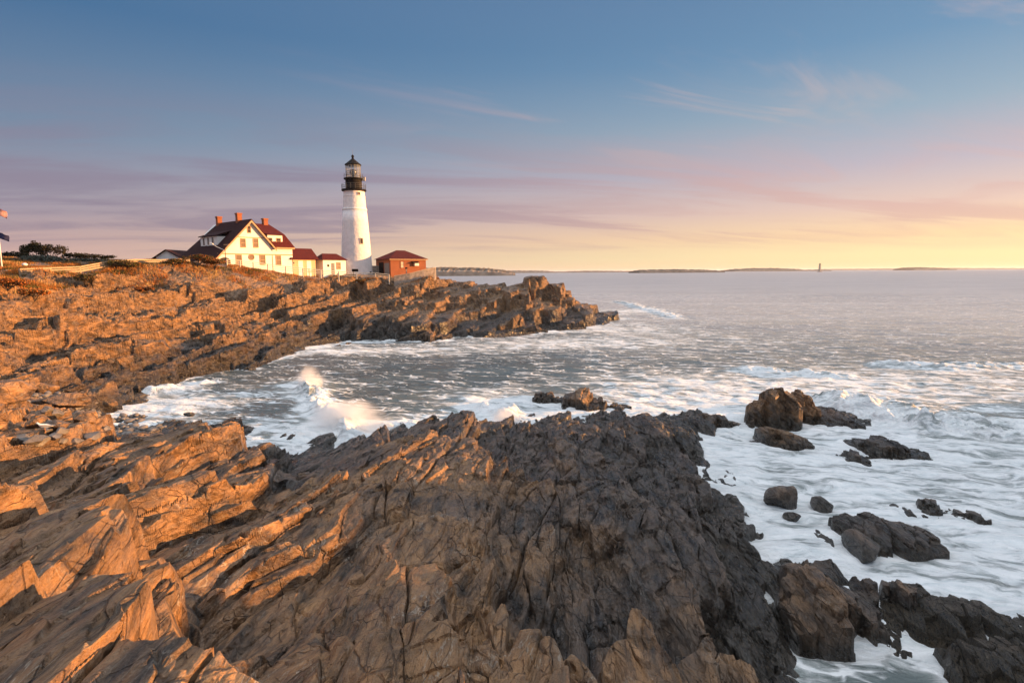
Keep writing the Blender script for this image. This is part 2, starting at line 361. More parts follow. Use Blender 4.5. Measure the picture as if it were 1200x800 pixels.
def polar_mesh(az0, az1, ncol, rs, fn, zcut=-.7):
    az = np.linspace(R(az0), R(az1), ncol)
    A, Rr = np.meshgrid(az, rs)
    x = (Rr*np.sin(A)).ravel(); y = (Rr*np.cos(A)).ravel()
    z = np.empty(len(x), np.float32)
    for k in range(0, len(x), 300000): z[k:k+300000] = fn(x[k:k+300000], y[k:k+300000])
    nr = len(rs); idx = np.arange(nr*ncol).reshape(nr, ncol)
    f = np.stack([idx[:-1, :-1], idx[:-1, 1:], idx[1:, 1:], idx[1:, :-1]], -1).reshape(-1, 4)
    if zcut is not None:
        f = f[(z[f] > zcut).any(1)]
        used = np.unique(f); m = np.full(len(z), -1, np.int64); m[used] = np.arange(len(used)); f = m[f]
        x, y, z = x[used], y[used], z[used]
    return np.stack([x, y, z], 1), f[:, ::-1]

# ------------------------------------------------------------------ materials
def mat(name):
    m = bpy.data.materials.new(name); m.use_nodes = True
    t = NT(m.node_tree); t.n.clear()
    b = t.new('ShaderNodeBsdfPrincipled'); o = t.new('ShaderNodeOutputMaterial'); t.l.new(b.outputs[0], o.inputs[0])
    t.b = b; t.o = o
    return m, t
def plain(name, col, rough=.6, metal=0., var=.15, scale=3., bump=.0, bscale=20., spec=.5):
    m, t = mat(name)
    pos = t.new('ShaderNodeTexCoord').outputs['Object']
    n = t.noise(pos, scale, 5, .6)
    lo = tuple(c*(1-var) for c in col); hi = tuple(min(1, c*(1+var)) for c in col)
    t.set(t.b, 'Base Color', t.mix(t.rng(n, .3, .7), lo, hi)); t.set(t.b, 'Roughness', rough); t.set(t.b, 'Metallic', metal)
    t.set(t.b, 'Specular IOR Level', spec)
    if bump:
        bp = t.new('ShaderNodeBump'); t.set(bp, 'Height', t.noise(pos, bscale, 5, .6)); t.set(bp, 'Distance', bump); t.set(bp, 'Strength', .8)
        t.set(t.b, 'Normal', bp.outputs[0])
    return m

def rock_material(name, light=1., wet0=.4, wet1=1.6, damp_shade0=1.6, damp_shade1=3.6):
    m, t = mat(name)
    pos = t.new('ShaderNodeNewGeometry').outputs['Position']
    sep = t.new('ShaderNodeSeparateXYZ'); t.set(sep, 0, pos); z = sep.outputs[2]
    bed = t.mapping(t.mapping(pos, (1, 1, 1), (0, 0, STRIKE)), (1, 1, 1), (0, R(-48), 0))     # z across the beds, y along the strike
    st = t.mapping(bed, (.32, .16, 1.0))
    ribs = t.noise(st, 4.2, 7, .66, .15)
    fine = t.noise(t.mapping(bed, (.45, .16, 1.)), 17, 6, .7, .1)
    big = t.noise(pos, .35, 5, .6, .4)
    mid = t.noise(pos, 2.4, 6, .62, .3)
    wv = t.new('ShaderNodeTexNoise'); t.set(wv, 'Vector', pos); t.set(wv, 'Scale', 1.7); t.set(wv, 'Detail', 4.)
    wps = t.n.new('ShaderNodeVectorMath'); wps.operation = 'MULTIPLY_ADD'; t.set(wps, 0, wv.outputs['Color']); wps.inputs[1].default_value = (.16, .16, .16); t.set(wps, 2, bed)
    def facets(sc, st_):
        vv = t.mapping(wps.outputs[0], tuple(q*sc for q in st_))
        vo = t.new('ShaderNodeTexVoronoi', feature='F1'); t.set(vo, 'Vector', vv); t.set(vo, 'Scale', 1.)
        return t.vm('DOT_PRODUCT', t.vm('SUBTRACT', vo.outputs['Color'], (.5, .5, .5)), t.vm('SUBTRACT', vv, vo.outputs['Position'])), vo.outputs['Color']
    f1, fcol = facets(3.2, (.8, .42, 1.3)); f2, _ = facets(9.5, (.8, .36, 1.4)); f3, _ = facets(27., (.8, .34, 1.4))
    chips = t.m('ADD', t.m('MULTIPLY', f1, 1.0), t.m('ADD', t.m('MULTIPLY', f2, .26), t.m('MULTIPLY', f3, .07)))
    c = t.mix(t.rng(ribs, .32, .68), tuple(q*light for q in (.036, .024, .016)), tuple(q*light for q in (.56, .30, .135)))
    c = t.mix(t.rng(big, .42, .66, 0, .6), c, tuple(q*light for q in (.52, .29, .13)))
    c = t.mix(t.rng(mid, .48, .66, 0, .4), c, tuple(q*light for q in (.075, .062, .055)))
    c = t.mix(t.rng(fine, .52, .72, 0, .5), c, tuple(q*light for q in (.40, .33, .26)))
    c = t.mix(t.rng(t.new('ShaderNodeSeparateColor', Color=fcol).outputs[0], .25, .8, 0, .25), c, tuple(q*light for q in (.085, .07, .06)))
    grain = t.noise(pos, 48, 3, .7)
    c = t.mix(t.rng(grain, .5, .72, 0, .35), c, tuple(q*light for q in (.40, .30, .22)))
    c = t.mix(t.rng(grain, .5, .3, 0, .4), c, (.02, .016, .013))
    vn = t.noise(t.mapping(bed, (.5, .22, 1.)), 1.9, 5, .6, .6)
    vein = t.m('MULTIPLY', t.rng(t.m('ABSOLUTE', t.m('SUBTRACT', vn, .5)), .010, .002), t.rng(t.noise(pos, .6, 3), .52, .62))
    c = t.mix(t.m('MULTIPLY', vein, .6), c, (.55, .47, .38))
    # cracks
    vc = t.new('ShaderNodeTexVoronoi', feature='DISTANCE_TO_EDGE'); t.set(vc, 'Vector', t.mapping(wps.outputs[0], (.62, .34, 1.))); t.set(vc, 'Scale', 1.5)
    vd = t.new('ShaderNodeTexVoronoi', feature='DISTANCE_TO_EDGE'); t.set(vd, 'Vector', t.mapping(wps.outputs[0], (.7, .36, 1.2))); t.set(vd, 'Scale', 4.1)
    gate = t.rng(mid, .42, .56); wid = t.rng(big, .3, .7, .006, .03)
    gate2 = t.rng(t.noise(pos, 1.1, 3), .47, .60)
    crack = t.m('MULTIPLY', t.m('MAXIMUM', t.rng(vc.outputs['Distance'], .0, wid), gate2), t.m('MAXIMUM', t.rng(vd.outputs['Distance'], .0, .022), gate))
    # the tidal zone: dark algae, wet
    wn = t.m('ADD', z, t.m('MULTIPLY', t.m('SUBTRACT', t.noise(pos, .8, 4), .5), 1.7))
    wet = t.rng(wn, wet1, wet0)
    damp = t.rng(t.m('ADD', z, t.m('MULTIPLY', t.m('SUBTRACT', big, .5), 5.)), damp_shade1, damp_shade0)
    c = t.mix(t.m('MULTIPLY', damp, .85), c, t.mix(t.rng(ribs, .3, .7), (.006, .005, .0045), (.088, .064, .048)))  # dampness plus shade painted into the lower rock; upper rock stays sunlit-bright
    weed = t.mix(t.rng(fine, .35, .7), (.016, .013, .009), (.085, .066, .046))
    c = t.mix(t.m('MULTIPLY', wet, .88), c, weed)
    c = t.mix(t.m('MULTIPLY', t.m('SUBTRACT', 1., crack), .5), c, (.010, .008, .007))
    t.set(t.b, 'Base Color', c)
    t.set(t.b, 'Roughness', t.mixf(t.m('MAXIMUM', wet, t.m('MULTIPLY', damp, .75)), t.rng(mid, .3, .7, .36, .66), t.rng(ribs, .3, .7, .15, .40)))
    t.set(t.b, 'Specular IOR Level', t.mixf(damp, .5, 1.))
    h = t.m('ADD', t.m('MULTIPLY', ribs, .55), t.m('ADD', t.m('ADD', t.m('MULTIPLY', grain, .05), t.m('MULTIPLY', fine, .36)), t.m('ADD', t.m('MULTIPLY', mid, .16), t.m('ADD', t.m('MULTIPLY', crack, .24), t.m('MULTIPLY', chips, 2.3)))))
    bp = t.new('ShaderNodeBump'); t.set(bp, 'Height', h); t.set(bp, 'Distance', .28); t.set(bp, 'Strength', 1.)
    t.set(t.b, 'Normal', bp.outputs[0])
    return m, t
M = {}
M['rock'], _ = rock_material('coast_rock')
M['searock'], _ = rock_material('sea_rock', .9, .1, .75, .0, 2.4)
m, t = mat('seaweed'); M['weed'] = m
pos = t.new('ShaderNodeNewGeometry').outputs['Position']
wd = t.noise(t.mapping(t.mapping(pos, (1, 1, 1), (0, 0, R(25))), (7, 1.6, 5)), 3.2, 6, .65, 1.2); wb = t.noise(pos, 2.2, 4)
t.set(t.b, 'Base Color', t.mix(t.rng(wd, .35, .68), (.010, .008, .005), t.mix(wb, (.050, .034, .016), (.095, .066, .034))))
t.set(t.b, 'Roughness', t.rng(wd, .3, .7, .22, .5)); t.set(t.b, 'Specular IOR Level', .7)
bp = t.new('ShaderNodeBump'); t.set(bp, 'Height', t.m('ADD', wd, t.m('MULTIPLY', wb, .6))); t.set(bp, 'Distance', .12); t.set(bp, 'Strength', 1.); t.set(t.b, 'Normal', bp.outputs[0])
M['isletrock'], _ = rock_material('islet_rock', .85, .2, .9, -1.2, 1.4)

# ------------------------------------------------------------------ the shore itself
def radii(a, b, ratio): return np.geomspace(a, b, int(math.log(b/a)/ratio)+1)
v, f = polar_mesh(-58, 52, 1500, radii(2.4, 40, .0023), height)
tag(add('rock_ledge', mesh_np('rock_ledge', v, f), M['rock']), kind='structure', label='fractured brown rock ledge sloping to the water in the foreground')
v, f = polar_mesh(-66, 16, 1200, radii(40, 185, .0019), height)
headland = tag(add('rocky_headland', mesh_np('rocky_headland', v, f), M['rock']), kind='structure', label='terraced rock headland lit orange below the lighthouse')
# a ground at the top of the bluff is part of it; an unseen rocky point is added on the right to shade the ledge
def right_base(x, y):
    crest = np.interp(y, [-46, -34, -10, 10, 15, 20, 25, 30, 36, 41], [0, 7, 10.8, 10.7, 10.1, 9.4, 7.7, 6.2, 3.2, -.5])
    d = np.abs(x-46-.8*np.sin(y*.2))/11
    return (crest+1.2)*(1-d**2)*(1+.12*fbm(x*.2, y*.2, 3, 77))-1.2
xs = np.arange(28, 66, .3); ys = np.arange(-46, 42, .3); X, Y = np.meshgrid(xs, ys)
Z = detail(right_base, X.ravel(), Y.ravel(), 1.)
idx = np.arange(X.size).reshape(X.shape); f = np.stack([idx[:-1, :-1], idx[:-1, 1:], idx[1:, 1:], idx[1:, :-1]], -1).reshape(-1, 4)
f = f[(Z[f] > -.8).any(1)]
tag(add('shading_point', mesh_np('shading_point', np.stack([X.ravel(), Y.ravel(), Z], 1), f), M['rock']), kind='structure', label='unseen rocky point right of the view, added to shade the ledge')
#SECTION2
# ------------------------------------------------------------------ rocks standing in the sea
ROCKS = []          # (cx, cy, rx, ry, rot, h, k) footprints, for the foam and for the meshes
def rock_spec(px0, px1, py, h, depth, rot=0., sharp=2.2, lean=0., seed=1, sc=.6):
    c = at((px0+px1)/2, py, 0.); dist = c[1]
    return dict(c=c, rx=(px1-px0)/F*dist/2*1.02, ry=depth/2, rot=R(rot), h=h, p=sharp, lean=lean, seed=seed, sc=min(1.2, .085*2*max((px1-px0)/F*dist/2, depth/2)))
def rock_base(q):
    k = ((q['h'])/(q['h']+.7))**(1/q['p'])          # waterline at the given radius
    def fn(x, y):
        c, s = math.cos(q['rot']), math.sin(q['rot'])
        dx, dy = x-q['c'][0], y-q['c'][1]
        a = (dx*c+dy*s)/(q['rx']/k); b = (-dx*s+dy*c)/(q['ry']/k)
        rho = np.sqrt(a*a+b*b)*(1+.42*fbm(x*.55+q['seed'], y*.55, 3, 60+q['seed']))
        top = 1-np.minimum(rho, 1.6)**q['p']
        rg = 1-np.abs(fbm(x*.5+q['seed']*3, y*.3, 3, 160+q['seed']))*1.5
        return (q['h']+.7)*np.where(top > 0, top*(.84+.3*rg), top)-.7+q['lean']*a*q['h']*np.clip(1-rho, 0, 1)
    return fn
def rock_patch(name, q, m, label, group=None, amp=.8, res=None, cat='rock'):
    fn = rock_base(q); e = max(q['rx'], q['ry'])*1.7
    dist = q['c'][1]; res = res or max(.022, dist/F*.9)
    res = max(res, 2*e/420)
    a = np.arange(-e, e, res); X, Y = np.meshgrid(a, a); X = X.ravel(); Y = Y.ravel()
    x = X+q['c'][0]; y = Y+q['c'][1]
    b = fn(x, y)
    z = detail(fn, x, y, amp*min(1.3, .30+.42*q['h']), q['sc'])
    z = np.where(b < -.25, np.minimum(z, b+.2), z)
    n = len(a); idx = np.arange(n*n).reshape(n, n)
    f = np.stack([idx[:-1, :-1], idx[:-1, 1:], idx[1:, 1:], idx[1:, :-1]], -1).reshape(-1, 4)
    f = f[(z[f] > -.55).any(1)]; used = np.unique(f); mm = np.full(n*n, -1); mm[used] = np.arange(len(used)); f = mm[f]
    vv = np.stack([X[used], Y[used], z[used]], 1)
    o = add(name, mesh_np(name, vv, f), m, loc=(q['c'][0], q['c'][1], 0))
    ROCKS.append(q)
    return tag(o, label, cat, group)
def boulder(name, c, size, seed, m, label=None, cat='boulder', group=None, sub=4, parent=None, rough=.10):
    bm = bmesh.new(); bmesh.ops.create_icosphere(bm, subdivisions=sub, radius=1)
    v = np.array([q.co[:] for q in bm.verts]); f = np.array([[q.index for q in p.verts] for p in bm.faces]); bm.free()
    r = np.random.default_rng(seed)
    d = np.ones(len(v))*1.0
    for k in range(13):
        nrm = r.normal(size=3); nrm /= np.linalg.norm(nrm); off = r.uniform(.5, .88)
        dot = v@nrm
        d = np.minimum(d, np.where(dot > .05, off/np.maximum(dot, .05), 9))
    v = v*d[:, None]
    v = v*(1+rough*fbm(v[:, 0]*2+seed*3.7+v[:, 2], v[:, 1]*2+v[:, 2]*1.3, 4, seed)[:, None])
    v = v*np.array(size)
    a = r.uniform(0, 6.28); ca, sa = math.cos(a), math.sin(a)
    if max(size[:2])/min(size[:2]) < 1.6: v[:, :2] = v[:, :2]@np.array([[ca, -sa], [sa, ca]])
    me = mesh_np(name, v, f, False)
    o = add(name, me, m, loc=c, parent=parent)
    return tag(o, label, cat, group) if label else o
RS = rock_spec
SR = M['searock']; IR = M['isletrock']
rock_patch('rock_islet', RS(634, 730, 475, 1.15, 3.2, 4, 1.4, .15, 1), IR, 'long brown rock islet alone in the middle of the cove water', amp=.55)
rock_patch('sea_rock', RS(612, 668, 468, .7, 2.0, -8, 1.4, -.2, 2, .5), IR, 'jagged low rock at the left tip of the brown islet', amp=.5)
rock_patch('sea_stack', RS(870, 936, 497, 2.7, 3.4, 12, 1.35, -.3, 3), IR, 'tall craggy reddish rock standing in the surf, highest of the offshore rocks', amp=1.25)
rock_patch('sea_rock', RS(872, 950, 520, 1.15, 2.2, -28, 1.8, -.2, 4, .5), IR, 'broken brown rock in the foam just in front of the tall craggy one')
rock_patch('sea_rock', RS(908, 962, 490, 1.9, 2.8, 35, 1.4, .1, 23, .5), IR, 'lower reddish shoulder of rock right behind the tall craggy one', amp=1.2)
rock_patch('sea_rock', RS(800, 862, 497, .7, 2.2, -10, 1.6, .1, 24, .5), IR, 'low brown rocks trailing off the back right tip of the ledge')
rock_patch('sea_rock', RS(940, 1010, 491, .6, 4.2, 55, 1.5, 0, 5, .5), SR, 'low dark rock awash in foam behind the tall craggy rock')
rock_patch('sea_rock', RS(995, 1070, 525, .5, 2.6, -20, 1.6, 0, 6, .5), SR, 'flat dark rock under the breaking wave, water sheeting over it')
rock_patch('sea_rock', RS(975, 1020, 536, .32, 1.6, -20, 1.6, 0, 16, .5), SR, 'smaller flat wet rock beside the one under the breaking wave')
rock_patch('sea_rock', RS(1062, 1150, 602, .45, 1.1, -24, 1.6, 0, 7, .4), SR, 'narrow dark rock barely above the white foam, farthest to the right')
rock_patch('sea_rock', RS(965, 1090, 634, .85, 2.3, -22, 1.7, .1, 9, .45), SR, 'ribbed dark rock with streaming water behind the rounded boulder')
rock_patch('sea_rock', RS(918, 1000, 672, .65, 2.6, 68, 1.6, 0, 10, .4), SR, 'pale streaked rock half covered by foam between the boulders and the ledge')
rock_patch('sea_rock', RS(888, 1045, 730, 1.35, 3.0, -12, 1.5, -.15, 11, .5), SR, 'big dark brown rock with algae at the right end of the ledge')
rock_patch('sea_rock', RS(995, 1090, 708, 1.1, 2.3, -35, 1.4, 0, 12, .45), SR, 'ribbed tan topped rock beside the seaweed covered mound')
rock_patch('seaweed_rock', RS(1015, 1205, 735, 1.05, 2.8, -14, 1.5, -.1, 13, .35), M['weed'], 'wide black mound of rock thick with seaweed')
rock_patch('seaweed_rock', RS(1095, 1235, 800, .9, 2.0, -25, 1.5, 0, 14, .35), M['weed'], 'black seaweed rock in the bottom right corner')
rock_patch('sea_rock', RS(234, 300, 508, .8, 2.2, 10, 1.8, .1, 15, .5), SR, 'dark wet block in the cove behind the lit ridge')
rock_patch('sea_rock', RS(322, 350, 513, .32, .8, 12, 1.6, 0, 17, .4), SR, 'small black rock poking out of the cove water')
rock_patch('sea_rock', RS(575, 655, 389, 2.6, 6.5, 10, 1.7, .1, 18, 1.2), IR, 'big rounded rock at the foot of the far headland')
rock_patch('sea_rock', RS(470, 525, 398, 1.3, 5., -6, 1.7, -.1, 19, 1.), IR, 'low brown rock against the shaded cliff below the brick building')
rock_patch('sea_rock', RS(676, 706, 379, .9, 3., -6, 1.7, -.1, 20, .8), IR, 'small dark rock below the tip of the headland')
def bl(px, py, w, h, d, seed, label, m=SR, name='sea_boulder', dz=0.):
    c = at(px, py, 0.); s = w/F*c[1]/2
    boulder(name, (c[0], c[1], h*.18+dz), (s, d/2, h*.85), seed, m, label, 'boulder', sub=5)
    ROCKS.append(dict(c=c, rx=s*.9, ry=d*.45, rot=0., h=h*.5, p=2.2, lean=0., seed=seed, sc=.5))
bl(917, 592, 58, .85, 1.5, 5, 'big rounded grey boulder in the foam off the ledge')
bl(961, 594, 33, .55, .9, 6, 'smaller rounded boulder right of the big grey one')
bl(928, 608, 22, .3, .5, 8, 'little dark boulder at the foot of the big grey one')
bl(1010, 650, 72, .75, 1.3, 9, 'ribbed rounded boulder ringed by foam above the big dark rock')
bl(222, 487, 16, .25, .5, 10, 'little black boulder in the cove foam near the shingle')

# ------------------------------------------------------------------ sea
def rock_field(x, y):
    b = base_coast(x, y)
    for q in ROCKS:
        e = max(q['rx'], q['ry'])*3.2
        m = (abs(x-q['c'][0]) < e) & (abs(y-q['c'][1]) < e)
        if m.any(): b[m] = np.maximum(b[m], rock_base(q)(x[m], y[m]))
    return b
def pline(*q): return np.array([at(a, b, 0.)[:2] for a, b in q])
def dist_line(x, y, L):
    """distance to a crest line, sign (+ on its left side), and how far along it"""
    best = np.full(x.shape, 1e9); sg = np.zeros(x.shape); tt = np.zeros(x.shape)
    n = len(L)-1
    for i in range(n):
        a, b = L[i], L[i+1]; d = b-a; L2 = d@d
        t = np.clip(((x-a[0])*d[0]+(y-a[1])*d[1])/L2, 0, 1)
        ex, ey = x-a[0]-t*d[0], y-a[1]-t*d[1]
        r = np.hypot(ex, ey); m = r < best
        best = np.where(m, r, best); sg = np.where(m, np.sign(d[0]*ey-d[1]*ex), sg); tt = np.where(m, (i+t)/n, tt)
    return best, sg, tt
BREAKERS = [  # crest, height, width in front, width behind, front side sign, foam
    (pline((352, 446), (368, 470), (388, 500), (418, 522)), .75, .7, 1.5, -1, 1.0),
    (pline((440, 505), (475, 500), (500, 492)), .35, .8, 1.2, -1, .8),
    (pline((955, 462), (1010, 486), (1080, 502), (1150, 510), (1260, 508)), 1.15, 1., 3.4, -1, .85),
    (pline((565, 470), (590, 486), (610, 478)), .5, .7, 1.2, -1, .9),
    (pline((175, 462), (215, 452), (250, 446)), .45, .7, 1.2, -1, .9),
    (pline((720, 352), (760, 362), (800, 375)), .35, 1.5, 3.5, -1, .5),
    (pline((1010, 425), (1120, 432), (1230, 428)), .45, 1.2, 3., -1, .35),
    (pline((860, 432), (960, 440), (1010, 446)), .4, 1., 2., -1, .4),
]
ZONES = [(800, 560, 3.5, 3.5, .55), (880, 535, 4, 4, .55), (980, 570, 5, 4, .62), (1090, 570, 5, 4, .6), (1180, 580, 5, 4, .6), (1150, 660, 4, 3, .62), (1050, 610, 4, 2.5, .5), (930, 630, 2.5, 2.5, .7), (1180, 740, 3, 2.5, .5),
         (960, 650, 2, 2, .5), (870, 480, 6, 6, .4), (960, 520, 5, 5, .5), (1120, 525, 8, 4.5, .45), (780, 455, 8, 8, .3), (690, 490, 3, 2.4, .55), (600, 478, 3, 3, .55), (560, 465, 5, 4, .25), (720, 385, 14, 10, .36), (640, 402, 14, 6, .38), (800, 400, 20, 12, .16), (470, 410, 12, 5, .38),
         (380, 412, 8, 3, .38), (160, 480, 3.5, 2.5, .55), (220, 472, 5, 3, .45), (300, 500, 4, 2.5, .36), (410, 505, 2.6, 2.2, .75), (450, 505, 2.2, 1.8, .5), (370, 450, 1.5, 3, .4), (330, 455, 7, 5, .22), (1000, 460, 14, 10, .26), (1150, 450, 16, 10, .24), (735, 364, 8, 8, .5), (960, 750, 1.2, 1, .25)]
def sea_fn(x, y):
    r = np.hypot(x, y)
    b = rock_field(x, y)
    near = smooth(160, 40, r)
    z = near*(.16*fbm(x*.10, y*.28, 3, 301)+.10*fbm(x*.33, y*.62, 3, 303))+.03*near*fbm(x*1.1, y*1.9, 2, 305)
    z = z+smooth(300, 60, r)*.16*fbm(x*.045, y*.12, 3, 311)
    foam = .10*smooth(170, 30, r)+.17*smooth(600, 60, r)*smooth(-30, 30, x+.1*y)+.02
    for c0, c1, rx, ry, a in ZONES:
        c = at(c0, c1, 0.)
        foam = foam+a*np.exp(-((x-c[0])/rx)**2-((y-c[1])/ry)**2)
    shal = np.exp(-np.maximum(0, -b)/.42)*smooth(250, 150, r)
    foam = foam+.75*shal
    jx, jy = x+1.1*fbm(x*.45, y*.45, 4, 320), y+1.1*fbm(x*.45+9, y*.45, 4, 321)
    for L, A, wf, wb, s, fo in BREAKERS:
        m = (abs(x-L[:, 0].mean()) < np.ptp(L[:, 0])+8) & (abs(y-L[:, 1].mean()) < np.ptp(L[:, 1])+10)
        if not m.any(): continue
        d, sg, t = dist_line(jx[m], jy[m], L)
        w = np.where(sg*s > 0, wf, wb)
        e = np.exp(-(d/w)**2)*smooth(0, .12, t)*smooth(1, .85, t)*(.62+.9*fbm(x[m]*.9, y[m]*.9, 4, 330))
        z[m] += A*e
        foam[m] += fo*np.exp(-(d/np.where(sg*s > 0, wf*2.2, wb*.75))**2)*smooth(-.05, .1, t)*smooth(1.05, .9, t)
    z = z+.10*shal*fbm(x*.9, y*.9, 3, 340)+.17*smooth(.25, .8, foam)*smooth(90, 30, r)*fbm(x*.55, y*1.0, 4, 344)
    return z, np.clip(foam, 0, .80+.35*np.clip(shal, 0, 1))
def build_sea():
    az = np.concatenate([np.linspace(-100, -56, 60)[:-1], np.linspace(-56, 56, 1300), np.linspace(56, 100, 60)[1:]])
    rs = np.concatenate([np.geomspace(6, 60, 620), np.geomspace(60, 300, 420)[1:], np.geomspace(300, 90000, 160)[1:]])
    A, Rr = np.meshgrid(np.radians(az), rs)
    x = (Rr*np.sin(A)).ravel(); y = (Rr*np.cos(A)).ravel()
    z = np.zeros(len(x)); fo = np.zeros(len(x))
    for k in range(0, len(x), 200000): z[k:k+200000], fo[k:k+200000] = sea_fn(x[k:k+200000], y[k:k+200000])
    nr, nc = A.shape; idx = np.arange(nr*nc).reshape(nr, nc)
    f = np.stack([idx[:-1, 1:], idx[:-1, :-1], idx[1:, :-1], idx[1:, 1:]], -1).reshape(-1, 4)[:, ::-1]
    bb = base_coast(x, y)
    f = f[~((bb[f] > 2.2) & (np.hypot(x, y)[f] < 185)).all(1)]
    me = mesh_np('sea', np.stack([x, y, z], 1), f[:, ::-1], True)
    at_ = me.attributes.new('foam', 'FLOAT', 'POINT'); at_.data.foreach_set('value', fo.astype(np.float32))
    m, t = mat('sea_water')
    pos = t.new('ShaderNodeNewGeometry').outputs['Position']
    a = t.new('ShaderNodeAttribute', attribute_name='foam').outputs['Fac']
    wv = t.new('ShaderNodeTexNoise'); t.set(wv, 'Vector', pos); t.set(wv, 'Scale', .35); t.set(wv, 'Detail', 3.)
    wp = t.vm('ADD', pos, t.vm('SCALE', t.vm('SUBTRACT', wv.outputs['Color'], (.5, .5, .5))))
    t.n[-1].inputs if False else None
    for n in t.n:
        if n.type == 'VECT_MATH' and n.operation == 'SCALE': n.inputs['Scale'].default_value = 2.2
    p1 = t.mapping(t.mapping(wp, (1, 1, 1), (0, 0, R(18))), (.36, 1.25, 1))
    n1 = t.noise(p1, .85, 8, .62, .5)
    p2 = t.mapping(t.mapping(wp, (1, 1, 1), (0, 0, R(18))), (.26, 1.2, 1))
    n2 = t.noise(p2, 2.6, 6, .62, .3)
    n = t.m('ADD', t.m('MULTIPLY', n1, .68), t.m('MULTIPLY', n2, .32))
    n = t.rng(n, .33, .67, 0, 1, False)
    lc = t.new('ShaderNodeTexVoronoi', feature='DISTANCE_TO_EDGE'); t.set(lc, 'Vector', t.mapping(t.mapping(wp, (1, 1, 1), (0, 0, R(18))), (.45, 1., 1))); t.set(lc, 'Scale', 1.5)
    n = t.m('ADD', n, t.m('MULTIPLY', t.rng(lc.outputs['Distance'], .13, .0), t.rng(n1, .4, .6, .05, .40)))
    lo = t.m('SUBTRACT', 1.0, t.m('MULTIPLY', a, .92))
    dist = t.vm('LENGTH', pos)
    ff = t.m('MULTIPLY', t.rng(n, t.m('SUBTRACT', lo, .16), t.m('ADD', lo, .34)), t.rng(a, .02, .12))
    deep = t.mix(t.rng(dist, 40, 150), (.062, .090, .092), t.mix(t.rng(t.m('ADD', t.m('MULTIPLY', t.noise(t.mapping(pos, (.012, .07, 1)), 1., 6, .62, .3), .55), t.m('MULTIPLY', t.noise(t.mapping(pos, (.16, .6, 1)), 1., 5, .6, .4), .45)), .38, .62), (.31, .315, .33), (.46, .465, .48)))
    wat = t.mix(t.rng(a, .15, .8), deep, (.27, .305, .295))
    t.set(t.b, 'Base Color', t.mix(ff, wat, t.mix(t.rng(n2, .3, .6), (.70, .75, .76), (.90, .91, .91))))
    t.set(t.b, 'Roughness', t.mixf(ff, t.rng(dist, 30, 400, .16, .34), .85)); t.set(t.b, 'IOR', 1.33)
    t.set(t.b, 'Specular IOR Level', t.mixf(ff, .5, .15))
    r1 = t.noise(t.mapping(pos, (.45, 1.0, 1)), 1.5, 6, .6, .3)
    r2 = t.noise(t.mapping(pos, (.5, 1.0, 1), (0, 0, R(20))), .22, 5, .55, .2)
    hgt = t.m('ADD', t.m('MULTIPLY', r1, .30), t.m('MULTIPLY', r2, 1.1))
    hgt = t.m('ADD', hgt, t.m('ADD', t.m('MULTIPLY', ff, .12), t.m('MULTIPLY', t.m('MULTIPLY', n1, a), .7)))
    bp = t.new('ShaderNodeBump'); t.set(bp, 'Height', hgt); t.set(bp, 'Distance', 1.0); t.set(bp, 'Strength', .8)
    t.set(t.b, 'Normal', bp.outputs[0])
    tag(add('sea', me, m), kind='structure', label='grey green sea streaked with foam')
build_sea()
#SECTION3
# ------------------------------------------------------------------ building materials
M['white'] = plain('white_paint', (.84, .82, .79), .6, var=.05, scale=1.5)
M['cream'] = plain('cream_paint', (.82, .79, .75), .6, var=.06, scale=1.2)
M['trim'] = plain('tan_trim_paint', (.46, .28, .15), .6, var=.12)
M['tanwall'] = plain('tan_wall_paint', (.62, .42, .24), .65, var=.08)
M['redroof'] = plain('red_shingles', (.085, .012, .010), .85, spec=.2, var=.3, scale=4, bump=.03, bscale=9)
M['darkroof'] = plain('dark_shingles', (.035, .012, .012), .9, spec=.15, var=.3, scale=4, bump=.03, bscale=9)
M['black'] = plain('black_iron', (.014, .012, .012), .75, var=.2, spec=.15)
M['iron'] = plain('grey_iron', (.12, .11, .10), .5, .3, var=.2)
M['wood'] = plain('weathered_fence_wood', (.42, .30, .19), .8, var=.25, scale=6)
M['rail'] = plain('pale_fence_paint', (.72, .64, .52), .7, var=.15, scale=5)
M['stone'] = plain('pale_stone', (.40, .33, .27), .85, var=.3, scale=2, bump=.05, bscale=4)
M['grey'] = plain('grey_paint', (.20, .20, .20), .7, var=.2)
M['curtain'] = plain('window_blind', (.13, .07, .04), .5, var=.15, scale=2)
M['board'] = plain('pale_board', (.60, .48, .36), .6, var=.12)
m, t = mat('window_glass'); M['glass'] = m
t.set(t.b, 'Base Color', (.055, .035, .03, 1)); t.set(t.b, 'Roughness', .08)
m, t = mat('lantern_glass'); M['lantern'] = m
tr = t.new('ShaderNodeBsdfTransparent'); mx = t.new('ShaderNodeMixShader'); t.set(t.b, 'Base Color', (.5, .55, .6, 1)); t.set(t.b, 'Roughness', .03)
t.set(mx, 0, .25); t.l.new(tr.outputs[0], mx.inputs[1]); t.l.new(t.b.outputs[0], mx.inputs[2]); t.l.new(mx.outputs[0], t.o.inputs[0])
m, t = mat('lens_glass'); M['lens'] = m
t.set(t.b, 'Base Color', (.06, .055, .05, 1)); t.set(t.b, 'Roughness', .15)
